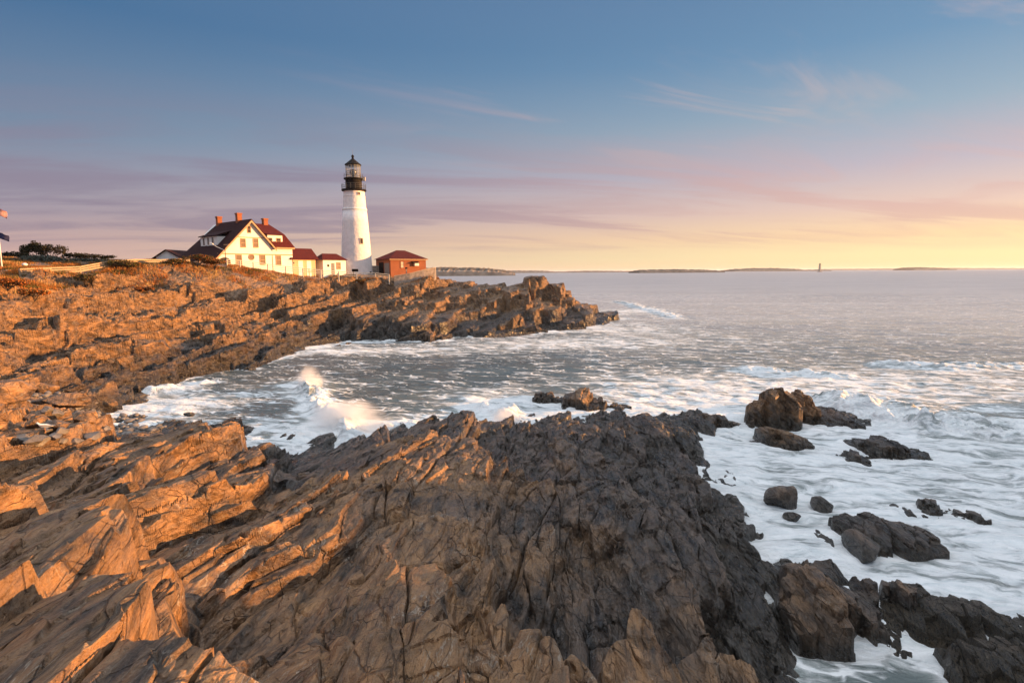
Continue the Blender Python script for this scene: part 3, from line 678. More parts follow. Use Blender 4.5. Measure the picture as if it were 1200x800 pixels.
def brick_mat(name, c1, c2, mortar, sc):
    m, t = mat(name)
    pos = t.new('ShaderNodeTexCoord').outputs['Object']
    sp = t.new('ShaderNodeSeparateXYZ'); t.set(sp, 0, pos); cb = t.new('ShaderNodeCombineXYZ')
    t.set(cb, 0, t.m('ADD', sp.outputs[0], sp.outputs[1])); t.set(cb, 1, sp.outputs[2])
    b = t.new('ShaderNodeTexBrick'); t.set(b, 'Vector', cb.outputs[0]); t.set(b, 'Scale', sc)
    for k, v in (('Color1', c1), ('Color2', c2), ('Mortar', mortar)): t.set(b, k, (*v, 1))
    t.set(b, 'Mortar Size', .012)
    n = t.noise(pos, .9, 4)
    t.set(t.b, 'Base Color', t.mix(t.rng(n, .35, .7, 0, .35), b.outputs['Color'], tuple(q*.5 for q in c1))); t.set(t.b, 'Roughness', .85)
    return m
M['brick'] = brick_mat('red_brick', (.36, .11, .042), (.28, .082, .034), (.27, .15, .10), 4)
m, t = mat('whitewashed_rubble'); M['tower'] = m
pos = t.new('ShaderNodeTexCoord').outputs['Object']
n = t.noise(pos, 1.3, 6, .6)
t.set(t.b, 'Base Color', t.mix(t.rng(n, .35, .7), (.86, .80, .785), (.75, .695, .68))); t.set(t.b, 'Roughness', .7)
bp = t.new('ShaderNodeBump'); vo = t.new('ShaderNodeTexVoronoi'); t.set(vo, 'Vector', pos); t.set(vo, 'Scale', 2.2); t.set(bp, 'Height', vo.outputs['Distance']); t.set(bp, 'Distance', .06); t.set(bp, 'Strength', .6)
t.set(t.b, 'Normal', bp.outputs[0])

class Frame:
    """a wall plane at an angle: pixel on the wall -> metres along it and up it"""
    def __init__(s, px, py, Y, alpha):
        s.o = atY(px, py, Y); s.a = R(alpha)
        s.ex = np.array((math.cos(s.a), math.sin(s.a), 0)); s.ey = np.array((-math.sin(s.a), math.cos(s.a), 0))
    def L(s, px, py, y=0.):
        d = ray(px, py); o = np.array((0, 0, CAM_Z)); q = s.o+s.ey*y
        k = ((q-o)@s.ey)/(d@s.ey); p = o+d*k-s.o
        return p@s.ex, p[2]
    def X(s, px, y=0.): return s.L(px, 318, y)[0]
    def S(s, px, py, x=0.):                      # on the side wall at the given x: depth and height
        d = ray(px, py); o = np.array((0, 0, CAM_Z)); q = s.o+s.ex*x
        k = ((q-o)@s.ex)/(d@s.ex); p = o+d*k-s.o
        return p@s.ey, p[2]
def window(parent, x0, x1, z0, z1, y, mat_pane='glass', frame='trim', side=False, mull=True):
    """a window on a wall facing -y (or on the side wall facing -x): pane with a frame"""
    w = MB(); fr = MB(); t = .07
    def bx(m, a0, a1, b0, b1, d0, d1):
        if side: m.box(y+d0, y+d1, a0, a1, b0, b1)
        else: m.box(a0, a1, y+d0, y+d1, b0, b1)
    bx(w, x0, x1, z0, z1, -.03, .02)
    bx(fr, x0-.10, x0, z0-.10, z1+.10, -.08, .02); bx(fr, x1, x1+.10, z0-.10, z1+.10, -.08, .02)
    bx(fr, x0, x1, z1, z1+.12, -.08, .02); bx(fr, x0, x1, z0-.12, z0, -.11, .02)
    if mull:
        zm = (z0+z1)/2; bx(fr, x0, x1, zm-.03, zm+.03, -.06, -.031)
    o = w.build('window', M[mat_pane], parent); fr.build('frame', M[frame], o)
    return o

# ------------------------------------------------------------------ keeper's house
def keepers_house():
    fr = Frame(256, 318, 102, 50); L = fr.L
    h = thing('keepers_house', fr.o, fr.a, label='big cream house with steep dark red gable roof left of the lighthouse', cat='house')
    xl, ze = L(256.5, 299.5); xa, za = L(293, 258.3); xr, zr = L(319, 288.2); xw, zw = L(342.5, 290.3)
    MB().prism([(0, 0, -1.2), (0, 0, ze), (xa, 0, za), (xr, 0, zr), (xr, 0, -1.2)], (0, 15, 0)).build('wall', M['cream'], h)
    MB().box(xr+.003, xw, .06, 8.6, -1.2, zw).build('wing_wall', M['cream'], h)
    sl = (za-ze)/xa; yb = 13.0
    r = MB(); T = (0, 0, .2)
    r.prism([(xa, -.55, za+.05), (xa, yb, za+.05), (-.9, 16.2, ze-.9*sl+.05), (-.9, -.55, ze-.9*sl+.05)], T)
    sr = (za-zr)/(xr-xa)
    r.prism([(xa+.001, -.55, za+.05), (xr+.6, -.55, zr-.6*sr+.05), (xr+.6, 12, zr-.6*sr+.05), (xa+.001, yb, za+.05)], T)
    r.prism([(xa, yb+.02, za+.05), (xr+.6, 16.2, zr-.6*sr), (-.9, 16.2, ze-.9*sl)], T)
    roof = r.build('roof', M['darkroof'], h)
    # rake boards along the gable
    for (x0, z0, x1, z1) in ((-.9, ze-.9*sl, xa, za), (xr+.6, zr-.6*sr, xa, za)):
        MB().prism([(x0, -.6, z0-.32), (x1, -.6, z1-.36), (x1, -.6, z1+.03), (x0, -.6, z0+.03)], (0, .10, 0)).build('barge_board', M['trim'], h)
    # wing roof in two pitches, hipped on the right
    z1 = L(331, 274.5, 1.0)[1]; z2 = L(314, 262.8, 4.4)[1]
    xk = L(333, 274.5, 1.4)[0]; xe = L(314.5, 262.8, 4.4)[0]; xm = xa+.6
    xb = xa+(za-z1)/sr-.5
    a = [(xr+.03, -.45, zw), (xw+.35, -.45, zw), (xw+.35, 9., zw), (xm, 9., zw)]
    b = [(xb, 1.3, z1), (xk, 1.3, z1), (xk, 7.4, z1), (xm, 7.4, z1)]
    c = [(xm, 4.3, z2), (xe, 4.3, z2), (xe, 4.4, z2), (xm, 4.4, z2)]
    w = MB(); w.poly(a+b+c, [(3, 2, 1, 0)]+[(i, (i+1) % 4, (i+1) % 4+4, i+4) for i in range(4)]+[(i+4, (i+1) % 4+4, (i+1) % 4+8, i+8) for i in range(4)]+[(8, 9, 10, 11)])
    wr = w.build('roof', M['redroof'], h)
    MB().box(xr+.4, xw+.3, -.40, -.30, zw-.28, zw-.004).build('eave_board', M['trim'], h)
    # dormer facing the camera
    dx0, _ = L(313.5, 280, .3); dx1, dz0 = L(331.3, 287.3, .3); _, dz1 = L(331.3, 276, .3)
    d = MB().box(dx0, dx1, .3, 2.6, dz0, dz1).build('dormer', M['cream'], h)
    MB().prism([(dx0-.2, .05, dz1+.003), (dx1+.2, .05, dz1+.003), (dx1+.2, 3., dz1+.45), (dx0-.2, 3., dz1+.45)], (0, 0, .15)).build('roof', M['redroof'], d)
    for p0, p1 in ((324, 328.6), (315.2, 318.6)):
        window(d, L(p0, 282, .3)[0], L(p1, 282, .3)[0], L(326, 285.6, .3)[1], L(326, 279.6, .3)[1], .3)
    # facade windows
    for p0, p1, q0, q1, mt in ((282.6, 287.6, 280, 289.3, 'curtain'), (297.4, 302.4, 280, 289.5, 'curtain'), (291.4, 294.6, 265.2, 272.3, 'glass'), (276, 282, 299, 310, 'curtain'), (304, 309.6, 299, 309.6, 'curtain')):
        window(h, L(p0, 290)[0], L(p1, 290)[0], L(p0, q1)[1], L(p0, q0)[1], 0, mt)
    window(h, L(323.6, 300)[0], L(328.8, 300)[0], L(326, 310)[1], L(326, 299.8)[1], .06, 'curtain')
    cx, cz = L(294.6, 301.3); rr = .5
    pts = [(cx+rr*math.cos(k*.4488), -.03, cz+rr*math.sin(k*.4488)) for k in range(14)]
    rw = MB().prism(pts, (0, .04, 0)).build('round_window', M['curtain'], h)
    ring = MB()
    for k in range(14):
        p, q = pts[k], pts[(k+1) % 14]; ring.tube((p[0], -.05, p[2]), (q[0], -.05, q[2]), .07, n=5)
    ring.build('frame', M['trim'], rw)
    # trim bands
    b1 = MB(); zb = L(290, 297.6)[1]
    b1.box(.02, xr-.01, -.05, .02, zb-.13, zb+.07).build('trim_band', M['trim'], h)
    MB().box(xr+.02, xw-.02, .0, .08, zb-.13, zb+.07).build('trim_band', M['trim'], h)
    zc = L(293, 278.2)[1]
    MB().box(L(278, 278)[0], L(309.5, 278)[0], -.05, .02, zc-.09, zc+.06).build('trim_band', M['trim'], h)
    MB().box(xr-.16, xr-.02, -.045, .02, -1, zb-.14).build('corner_board', M['trim'], h)
    # porch arch low on the left corner and arches along the side
    ax0, ax1 = .25, 2.2; az = L(262, 301.5)[1]
    pts = [(ax0, -.02, -1), (ax1, -.02, -1)]+[((ax0+ax1)/2+(ax1-ax0)/2*math.cos(k*math.pi/8), -.02, az-.6+.6*math.sin(k*math.pi/8)) for k in range(9)]
    MB().prism(pts, (0, .06, 0)).build('porch_arch', M['glass'], h)
    for y0 in (1.6, 5.6, 9.6):
        pts = [(-.03, y0, -1), (-.03, y0+3, -1)]+[(-.03, y0+1.5+1.5*math.cos(k*math.pi/8), ze-1.6+1.0*math.sin(k*math.pi/8)) for k in range(9)]
        MB().prism(pts, (.06, 0, 0)).build('porch_arch', M['glass'], h)
    # long shed dormer on the left slope
    zt = 6.3; zbm = 4.75; xd = (zbm-ze)/sl-.25
    dm = MB().box(xd, xd+3.2, 3.6, 10.6, zbm-.5, zt).build('dormer', M['white'], h)
    MB().prism([(xd-.3, 3.3, zt+.003), (xd-.3, 10.9, zt+.003), (xd+3.4, 10.9, zt+1.3), (xd+3.4, 3.3, zt+1.3)], (0, 0, .15)).build('roof', M['darkroof'], dm)
    for k in range(3): window(dm, 4.9+k*1.9, 5.7+k*1.9, zbm+.05, zt-.12, xd, 'glass', 'white', True, False)
    # chimneys
    for nm, (x, y, zb_, px, py) in {'a': (xa-.2, yb-.9, za-.6, 259, 254), 'b': (xa-.05, 4.2, za-.4, 283, 250), 'c': (xe-.7, 4.35, z2-.5, 310, 256)}.items():
        zt = L(px, py, y)[1]
        m2 = MB().box(x-.42, x+.42, y-.42, y+.42, zb_, zt-.25).box(x-.5, x+.5, y-.5, y+.5, zt-.25, zt)
        m2.build('chimney', M['brick'], roof if nm != 'c' else wr)
keepers_house()

def passage():
    fr = Frame(342, 320, 112.5, 50); L = fr.L
    h = thing('connecting_wing', fr.o, fr.a, label='low tan wing with red roof joined to the right side of the cream house', cat='outbuilding')
    xw, zw = L(369.5, 303.8); x0 = .3; zr = L(356, 291.2, 2.4)[1]
    MB().box(x0, xw, 0, 4.8, -1.5, zw).build('wall', M['tanwall'], h)
    MB().prism([(x0-.5, -.4, zw-.1), (x0-.5, 2.4, zr), (x0-.5, 5.2, zw-.1)], (xw-x0+1.2, 0, 0)).build('roof', M['redroof'], h)
    for p0, p1 in ((349.6, 355), (359.4, 364.6)):
        d = MB().box(L(p0, 310)[0], L(p1, 310)[0], -.04, .02, -1, L(352, 305.5)[1]).build('door', M['white'], h)
    MB().box(L(344, 308)[0], L(345, 308)[0], -.12, .02, L(345, 309)[1], L(345, 307)[1]).build('wall_lamp', M['iron'], h)
    fr = Frame(379, 321, 117.5, 50); L = fr.L
    g = thing('small_outbuilding', fr.o, fr.a, label='small white outbuilding with a red roof tucked against the foot of the lighthouse', cat='outbuilding')
    xw, zw = L(405, 304.6); zr = L(390, 297.3, 1.7)[1]
    MB().box(0, xw, 0, 3.4, -1.5, zw).build('wall', M['white'], g)
    a = [(-.35, -.4, zw-.05), (xw+.35, -.4, zw-.05), (xw+.35, 3.8, zw-.05), (-.35, 3.8, zw-.05)]; b = [(1.0, 1.7, zr), (xw-1., 1.7, zr), (xw-1., 1.75, zr), (1.0, 1.75, zr)]
    MB().poly(a+b, [(3, 2, 1, 0), (4, 5, 6, 7)]+[(i, (i+1) % 4, (i+1) % 4+4, i+4) for i in range(4)]).build('roof', M['redroof'], g)
    MB().box(L(388, 310)[0], L(392, 310)[0], -.04, .02, -1.4, L(390, 308.3)[1]).build('door', M['grey'], g)
    window(g, L(394.6, 310)[0], L(398.6, 310)[0], L(396, 315)[1], L(396, 308)[1], 0, 'curtain')
    c = L(384.6, 311.2); MB().box(c[0]-.22, c[0]+.22, -.05, .02, c[1]-.22, c[1]+.22).build('plaque', M['black'], g)
passage()

def brick_house():
    fr = Frame(458, 321, 123, 35); L = fr.L; Sd = fr.S
    h = thing('brick_building', fr.o, fr.a, label='square red brick building with a hipped red roof right of the lighthouse', cat='building')
    xw, zw = L(499, 303.4); dp = Sd(440.5, 304)[0]; dp = min(max(dp, 5.), 9.)
    MB().box(0, xw, 0, dp, -1.5, zw).build('wall', M['brick'], h)
    zr = L(470, 293.4, dp/2)[1]; e = .4; rl = max(.5, (xw-dp)/2+.8)
    a = [(-e, -e, zw-.04), (xw+e, -e, zw-.04), (xw+e, dp+e, zw-.04), (-e, dp+e, zw-.04)]; b = [(xw/2-rl, dp/2-.03, zr), (xw/2+rl, dp/2-.03, zr), (xw/2+rl, dp/2+.03, zr), (xw/2-rl, dp/2+.03, zr)]
    MB().poly(a+b, [(3, 2, 1, 0), (4, 5, 6, 7)]+[(i, (i+1) % 4, (i+1) % 4+4, i+4) for i in range(4)]).build('roof', M['redroof'], h)
    MB().box(-e+.05, xw+e-.05, -e+.05, -e+.12, zw-.25, zw-.045).build('eave_board', M['trim'], h)
    window(h, L(469.6, 310)[0], L(473, 310)[0], L(471, 313.6)[1], L(471, 306.6)[1], 0, 'board', 'brick')
    x0, z1 = L(482, 307); x1, z0 = L(490, 311.5)
    v = MB().box(x0+.55, x1-.05, -.55, .02, z0, z0+.62).build('air_conditioner', M['white'], h)
    MB().prism([(x0, .01, z1+.15), (x0, -.75, z1-.15), (x0, -.75, z1-.22), (x0, .01, z1-.0)], (x1-x0, 0, 0)).build('awning', M['black'], h)
    MB().box(-.05, .02, .7, 3.2, -1.4, zw-.9).build('door', M['grey'], h)
    MB().box(-.05, .02, 3.7, 6.2, -1.4, zw-.7).build('door', M['black'], h)
    MB().box(-1.6, -.003, dp-1.6, dp+.6, -1.4, zw-1.4).build('annex', M['stone'], h)
brick_house()

def shed():
    fr = Frame(183, 306, 118, 0); L = fr.L
    h = thing('shed', fr.o, fr.a, label='low white shed with a dark gable roof at the left of the cream house', cat='shed')
    xw, zw = L(212.5, 304.5); xa, za = L(194.8, 293.2); x0 = 0; xl = L(177.5, 306)[0]
    sl = (za-zw)/(xa-xl)
    MB().prism([(0, 0, -2), (xw, 0, -2), (xw, 0, zw+.2), (xa, 0, za-.05), (0, 0, za-sl*xa)], (0, 7, 0)).build('wall', M['white'], h)
    r = MB(); r.prism([(xa, -.4, za), (xl, -.4, za-sl*(xa-xl)), (xl, 7.3, za-sl*(xa-xl)), (xa, 7.3, za)], (0, 0, .16))
    xr_ = L(216.5, 305)[0]; r.prism([(xa+.001, -.4, za), (xa+.001, 7.3, za), (xr_, 7.3, zw-.1), (xr_, -.4, zw-.1)], (0, 0, .16))
    r.build('roof', M['darkroof'], h)
shed()

# ------------------------------------------------------------------ lighthouse
def ring_tube(mb, r, z, rad, n=28, m=5):
    for i in range(n):
        a, b = 2*math.pi*i/n, 2*math.pi*(i+1)/n
        mb.tube((r*math.cos(a), r*math.sin(a), z), (r*math.cos(b), r*math.sin(b), z), rad, n=m)
def lighthouse():
    Y = 126.; base = atY(418.5, 321, Y); s = Y/F*.94
    top = atY(411.5, 224, Y)
    Z = lambda py: (321-py)*(top[2]-base[2])/(321-224)
    h = thing('lighthouse', base, 0, label='tall white conical lighthouse with a black lantern top on the headland', cat='lighthouse')
    prof = [(19.3*s, -1.5), (19.*s, 0), (18.1*s, Z(305)), (16.7*s, Z(280)), (15.4*s, Z(260)), (14.35*s, Z(246.2))]
    MB().lathe(prof, 72).build('tower', M['tower'], h, True)
    MB().lathe([(14.2*s, Z(246.4)), (14.8*s, Z(246.1)), (14.8*s, Z(244.8)), (13.9*s, Z(244.2))], 72).build('belt_course', M['white'], h)
    MB().lathe([(13.75*s, Z(244.4)), (12.9*s, Z(231)), (13.1*s, Z(230.8)), (13.1*s, Z(230.2)), (12.8*s, Z(230)), (12.4*s, Z(224.6))], 72).build('upper_tower', M['tower'], h, False)
    g = MB().lathe([(12.5*s, Z(224.8)), (14.7*s, Z(224)), (14.7*s, Z(222.4)), (9.9*s, Z(222.3))], 48).build('gallery', M['black'], h)
    rl = MB()
    for k in range(16):
        a = 2*math.pi*k/16; c, q = 14.3*s*math.cos(a), 14.3*s*math.sin(a); rl.tube((c, q, Z(222.5)), (c, q, Z(216.3)), .035, n=5)
    for py in (216.4, 218.4, 220.4): ring_tube(rl, 14.3*s, Z(py), .028)
    rl.build('railing', M['iron'], g)
    MB().lathe([(9.75*s, Z(222.6)), (9.75*s, Z(211))], 48).build('watch_room', M['black'], h, False)
    g2 = MB().lathe([(9.8*s, Z(211.4)), (11.6*s, Z(210.6)), (11.6*s, Z(209.5)), (8.7*s, Z(209.4))], 48).build('gallery', M['black'], h)
    rl = MB()
    for k in range(12):
        a = 2*math.pi*k/12; c, q = 11.3*s*math.cos(a), 11.3*s*math.sin(a); rl.tube((c, q, Z(209.6)), (c, q, Z(204.8)), .03, n=5)
    for py in (204.9, 207): ring_tube(rl, 11.3*s, Z(py), .025)
    rl.build('railing', M['iron'], g2)
    gl = MB(); n = 16; r = 8.75*s
    for i in range(n):
        a, b = 2*math.pi*i/n, 2*math.pi*(i+1)/n
        gl.poly([(r*math.cos(a), r*math.sin(a), Z(209.4)), (r*math.cos(b), r*math.sin(b), Z(209.4)), (r*math.cos(b), r*math.sin(b), Z(194.6)), (r*math.cos(a), r*math.sin(a), Z(194.6))], [(0, 1, 2, 3)])
    lan = gl.build('lantern_glass', M['lantern'], h)
    ba = MB()
    for i in range(n):
        a = 2*math.pi*i/n; ba.tube((r*math.cos(a), r*math.sin(a), Z(209.4)), (r*math.cos(a), r*math.sin(a), Z(194.6)), .04, n=5)
    for py in (208.8, 205.8, 202, 198.3, 195): ring_tube(ba, r, Z(py), .035, 16)
    ba.build('glazing_bars', M['grey'], lan)
    MB().lathe([(.25, Z(209.3)), (.3, Z(206.4)), (.62, Z(205.6)), (.78, Z(202.6)), (.6, Z(199.6)), (.2, Z(199))], 20).build('lens', M['lens'], h, True)
    rf = MB().lathe([(8.6*s, Z(194.7)), (9.9*s, Z(194.5)), (9.7*s, Z(193.6)), (6.6*s, Z(191.3)), (3.4*s, Z(188.7)), (1.5*s, Z(187.2)), (1.2*s, Z(186.3))], 16).build('roof', M['black'], h)
    MB().lathe([(.9*s, Z(186.5)), (1.5*s, Z(185.3)), (1.7*s, Z(184.3)), (1.3*s, Z(183.2)), (.3*s, Z(182.4))], 14).build('ventilator_ball', M['black'], rf, True)
    MB().tube((0, 0, Z(182.8)), (0, 0, Z(176)), .035, .015, 6).build('lightning_rod', M['iron'], rf)
    # fittings
    va = math.atan2(-base[1], -base[0])                                # bearing to the viewer
    def fit(name, px, py0, py1, w, rad, mt, dep=.12, fo=None):
        cx = base[0]+(top[0]-base[0])*(321-py0)/97*0
        axis = 418.5-(321-(py0+py1)/2)*7/138
        off = (px-axis)*Y/F; a = va+math.asin(max(-.98, min(.98, off/rad)))
        z0, z1 = Z(py1), Z(py0)
        o = MB().box(rad-.25, rad+dep, -w/2, w/2, z0, z1).build(name, M[mt], h, rz=a)
        if fo: 
            MB().box(rad-.2, rad+dep+.04, -w/2-.12, -w/2, z0-.1, z1+.1).box(rad-.2, rad+dep+.04, w/2, w/2+.12, z0-.1, z1+.1).box(rad-.2, rad+dep+.08, -w/2-.12, w/2+.12, z0-.14, z0-.003).box(rad-.2, rad+dep+.04, -w/2, w/2, z1+.003, z1+.12).build('frame', M[fo], o)
        return o
    fit('window', 422.6, 280, 285.4, .5, 16.8*s, 'glass', .05, 'stone')
    fit('window', 419, 227, 229, .36, 12.65*s, 'glass', .08, 'stone')
    fit('hatch', 433.4, 318.2, 320.4, .5, 18.9*s, 'black', .08)
    fit('equipment_box', 425.6, 207.8, 212.2, .5, 11.6*s, 'board', .45)
lighthouse()

# ------------------------------------------------------------------ fences, poles, signs
def ground_z(x, y): return float(height(np.array([x]), np.array([y]))[0])
def fence(name, posts, label, m, hgt, rails, pw=.07, group=None, board=.0):
    o = atY(*posts[0]); root = thing(name, o, label=label, cat='fence')
    pts = [atY(*q)-o for q in posts]
    for p in pts: p[2] = max(p[2], ground_z(o[0]+p[0], o[1]+p[1])-o[2]-.03)
    for p in pts: MB().box(p[0]-pw, p[0]+pw, p[1]-pw, p[1]+pw, p[2]-.8, p[2]+hgt).build('post', m, root)
    for rh, rr in rails:
        r = MB()
        for p, q in zip(pts, pts[1:]):
            if board:
                d = (q-p); nn = np.array((-d[1], d[0], 0)); nn = nn/np.linalg.norm(nn)*.03
                a, b = p+(0, 0, rh-rr)-nn-nn*3, q+(0, 0, rh-rr)-nn-nn*3
                r.prism([a, b, b+(0, 0, 2*rr), a+(0, 0, 2*rr)], nn*2)
            else: r.tube(p+(0, 0, rh), q+(0, 0, rh), rr, n=6)
        r.build('rail', m, root)
    return root
fence('wooden_fence', [(24, 323.4, 74), (59.3, 322.4, 77), (94, 320, 80), (127, 313.7, 84), (158, 311, 88), (188, 311, 93), (222, 309, 97)], 'weathered wooden rail fence climbing the slope at the far left', M['wood'], .95, ((.85, .10), (.56, .10), (.27, .10)), .09, board=1)
fence('railing_fence', [(266, 311.3, 95), (281.5, 312.6, 96.5), (297, 314.2, 98), (314, 316.4, 99.5), (335, 319, 101), (355, 321, 102.5), (376, 323, 104), (397, 324.6, 105.5), (418, 326, 106.5), (440, 327.4, 107), (456, 328, 107.5)], 'long pale rail fence along the bluff in front of the cream house', M['rail'], 1.05, ((1.0, .055), (.68, .045), (.36, .045)), .08)
# stone retaining wall and viewing rail by the brick building
def retaining():
    pts = [atY(462, 328.5, 108), atY(480, 325.5, 108.6), atY(497, 321, 109.5), atY(510.5, 318.5, 110.5)]
    o = pts[0]; w = thing('retaining_wall', o, label='low pale stone wall rising to the cliff edge below the brick building', cat='wall')
    b = MB()
    for p, q in zip(pts, pts[1:]):
        p, q = p-o, q-o; b.prism([p+(0, 0, -1.5), q+(0, 0, -1.5), q+(0, 0, .75), p+(0, 0, .75)], (0, .5, 0))
    b.build('wall', M['stone'], w)
    c = MB()
    for p, q in zip(pts, pts[1:]):
        p, q = p-o, q-o; c.prism([p+(0, -.08, .753), q+(0, -.08, .753), q+(0, -.08, .86), p+(0, -.08, .86)], (0, .66, 0))
    c.build('coping', M['board'], w)
retaining()
def picket():
    o = atY(356, 321, 108); w = thing('porch_gate', o, math.radians(50), label='short reddish wooden gate rail in front of the low tan wing', cat='gate')
    for x in (0, 1.1, 2.2): MB().box(x-.06, x+.06, -.06, .06, -.6, 1.05).build('post', M['wood'], w)
    b = MB()
    for z in (.35, .62, .9): b.box(.063, 1.037, -.03, .03, z-.05, z+.05).box(1.163, 2.137, -.03, .03, z-.05, z+.05)
    b.build('rail', M['wood'], w)
picket()
def sign():
    o = atY(416.5, 321.5, 111); w = thing('sign_board', o, math.radians(15), label='small dark sign board on a short post at the foot of the lighthouse', cat='sign')
    MB().box(-.42, -.30, -.05, .05, -.5, .75).build('post', M['black'], w)
    MB().box(-.62, .55, -.09, -.052, .5, 1.02).build('board', M['black'], w)
sign()
def viewer():
    o = atY(476.3, 321.5, 109); w = thing('viewer_post', o, label='small grey viewer on a post behind the stone wall by the brick building', cat='viewer')
    MB().tube((0, 0, -.6), (0, 0, 1.0), .09, .07, 8).build('post', M['grey'], w)
    MB().tube((-.2, 0, 1.14), (.2, 0, 1.18), .15, .12, 8).build('head', M['black'], w)
viewer()
def lamp():
    o = atY(265, 313, 96); w = thing('lamp_post', o, label='thin dark lamp post with a long pale arm in front of the cream house', cat='street lamp')
    z = atY(265, 287, 96)[2]-o[2]
    MB().tube((0, 0, -.6), (0, 0, z), .07, .05, 8).build('pole', M['black'], w)
    MB().tube((0, 0, z-.9), (-1.3, 0, z-.3), .045, n=6).tube((-1.3, 0, z-.3), (-2.1, 0, z+.2), .045, n=6).build('arm', M['white'], w)
    MB().prism([(-2.5, -.14, z+.2), (-1.9, -.14, z+.12), (-1.9, -.14, z+.25), (-2.4, -.14, z+.42)], (0, .28, 0)).build('lamp_head', M['white'], w)
    MB().box(-.15, .65, -.05, .05, z-.05, z+.12).build('bracket', M['trim'], w)
lamp()
def bollard():
    o = atY(29.5, 315.5, 86); w = thing('bollard_light', o, label='short post with a round white top behind the end of the wooden fence', cat='bollard')
    MB().tube((0, 0, -.5), (0, 0, .55), .09, n=8).tube((.28, 0, -.5), (.28, 0, .5), .05, n=8).build('post', M['grey'], w)
    MB().lathe([(.2, .5), (.34, .6), (.36, .72), (.26, .86), (.08, .92)], 14).build('cap', M['white'], w, True)
bollard()
# flags
def flag_mesh(name, w, hgt, droop, stripes, mats, parent=None, loc=None, rz=0):
    nx, ny = 39, 26
    vs = []; fs = []; mi = []
    for j in range(ny+1):
        for i in range(nx+1):
            u = i/nx; q = j/ny
            x = u*w*(.86-.12*q*0); y = .16*w*u*math.sin(u*7+q*1.5)+.05*math.sin(q*6)*u; z = -q*hgt-droop*w*u**1.15-.05*math.sin(u*9)*u
            vs.append((x, y, z))
    for j in range(ny):
        for i in range(nx):
            fs.append((j*(nx+1)+i, j*(nx+1)+i+1, (j+1)*(nx+1)+i+1, (j+1)*(nx+1)+i))
            if stripes:
                st = (j//2) % 2
                k = 2 if (j < 14 and i < 16) else (0 if st == 0 else 1)
                if k == 2 and j % 3 == 1 and i % 3 == 1: k = 1
            else: k = 0
            mi.append(k)
    b = MB(); b.v = vs; b.f = [list(q) for q in fs]; b.mi = mi
    me = bpy.data.meshes.new(name); me.from_pydata(vs, [], fs)
    for p, k in zip(me.polygons, mi): p.material_index = k; p.use_smooth = True
    o = add(name, me, mats, parent, loc, rz)
    sm = o.modifiers.new('thick', 'SOLIDIFY'); sm.thickness = .01
    return o
M['fred'] = plain('flag_red', (.34, .015, .02), .8, var=.05); M['fwhite'] = plain('flag_white', (.50, .47, .46), .8, var=.05); M['fblue'] = plain('flag_navy', (.02, .025, .09), .8, var=.05)
def flags():
    Y = 82.; o = atY(2.8, 317, Y); w = thing('flagpole', o, label='tall white flagpole at the left edge of the picture', cat='flagpole')
    zt = atY(-2, 226, Y)[2]-o[2]
    MB().tube((0, 0, -.5), (0, 0, zt), .085, .05, 10).build('pole', M['white'], w)
    b = MB().lathe([(.02, zt-.02), (.11, zt+.06), (.12, zt+.14), (.02, zt+.24)], 10).build('finial', M['rail'], w, True)
    p = atY(.8, 241, Y); p2 = atY(1.6, 272, Y)
    tag(flag_mesh('flag', 1.75, 1.0, .42, True, [M['fred'], M['fwhite'], M['fblue']], loc=(o[0]-.3, o[1], p[2]), rz=.1), 'red and white striped flag with a blue canton of stars, flying from the pole', 'flag')
    tag(flag_mesh('flag', 1.5, .85, .3, False, [M['fblue']], loc=(o[0]+.07, o[1], p2[2]), rz=-.1), 'plain dark navy flag hanging lower on the pole', 'flag')
flags()

# ------------------------------------------------------------------ far shores
M['farwood'] = plain('far_woods', (.075, .058, .040), .95, var=.5, scale=.03, bump=.0)
M['farrock'] = plain('far_rock', (.26, .19, .14), .9, var=.3, scale=.05)
def island(name, pts, Y, depth, label, base=.0, seed=1, kind='structure', rough=1.):
    """a wooded island: profile of pixel tops along its length, rounded across"""
    pts = np.array(pts, float); n = 160; m = 14
    px = np.linspace(pts[0, 0], pts[-1, 0], n); py = np.interp(px, pts[:, 0], pts[:, 1])
    hz = np.array([atY(a, b, Y)[2] for a, b in zip(px, py)]); xs_ = np.array([atY(a, b, Y)[0] for a, b in zip(px, py)])
    hz = np.maximum(hz, 0)*.82
    vs = []
    rr = np.random.default_rng(seed)
    for j in range(m+1):
        a = j/m*math.pi; c = -math.cos(a); s_ = math.sin(a)**.45
        jit = .86+.28*vnoise(xs_/Y*680*.5, np.full(n, j*.9), seed)*rough
        tree = np.where(hz*s_ > 0, (vnoise(xs_/Y*680*1.6, np.full(n, j*2.3), seed+3)-.4)*Y/680*.8*rough*np.clip(hz/(Y/680*2.5), 0, 1), 0)
        z = hz*s_*jit+tree*(s_ > .55)
        if j in (0, m): z = np.full(n, -Y/680*.8)
        for i in range(n): vs.append((xs_[i], Y+depth*.5*(1+c)*1.0, max(z[i], -Y/680*.8)))
    fs = [(j*n+i, j*n+i+1, (j+1)*n+i+1, (j+1)*n+i) for j in range(m) for i in range(n-1)]
    b = MB(); b.v = vs; b.f = [list(f) for f in fs]; b.mi = [1 if (f[0]//n) < 2 else 0 for f in fs]
    me = bpy.data.meshes.new(name); me.from_pydata(vs, [], fs)
    for p, k in zip(me.polygons, b.mi): p.material_index = k
    o = add(name, me, [M['farwood'], M['farrock']])
    return tag(o, label, None, None, kind)
island('wooded_shore', [(440, 313), (500, 310.5), (520, 311), (548, 310.8), (570, 312.3), (585, 314), (596, 316.8), (604, 318.6)], 1400, 500, 'dark wooded shore across the water behind the brick building', seed=3)
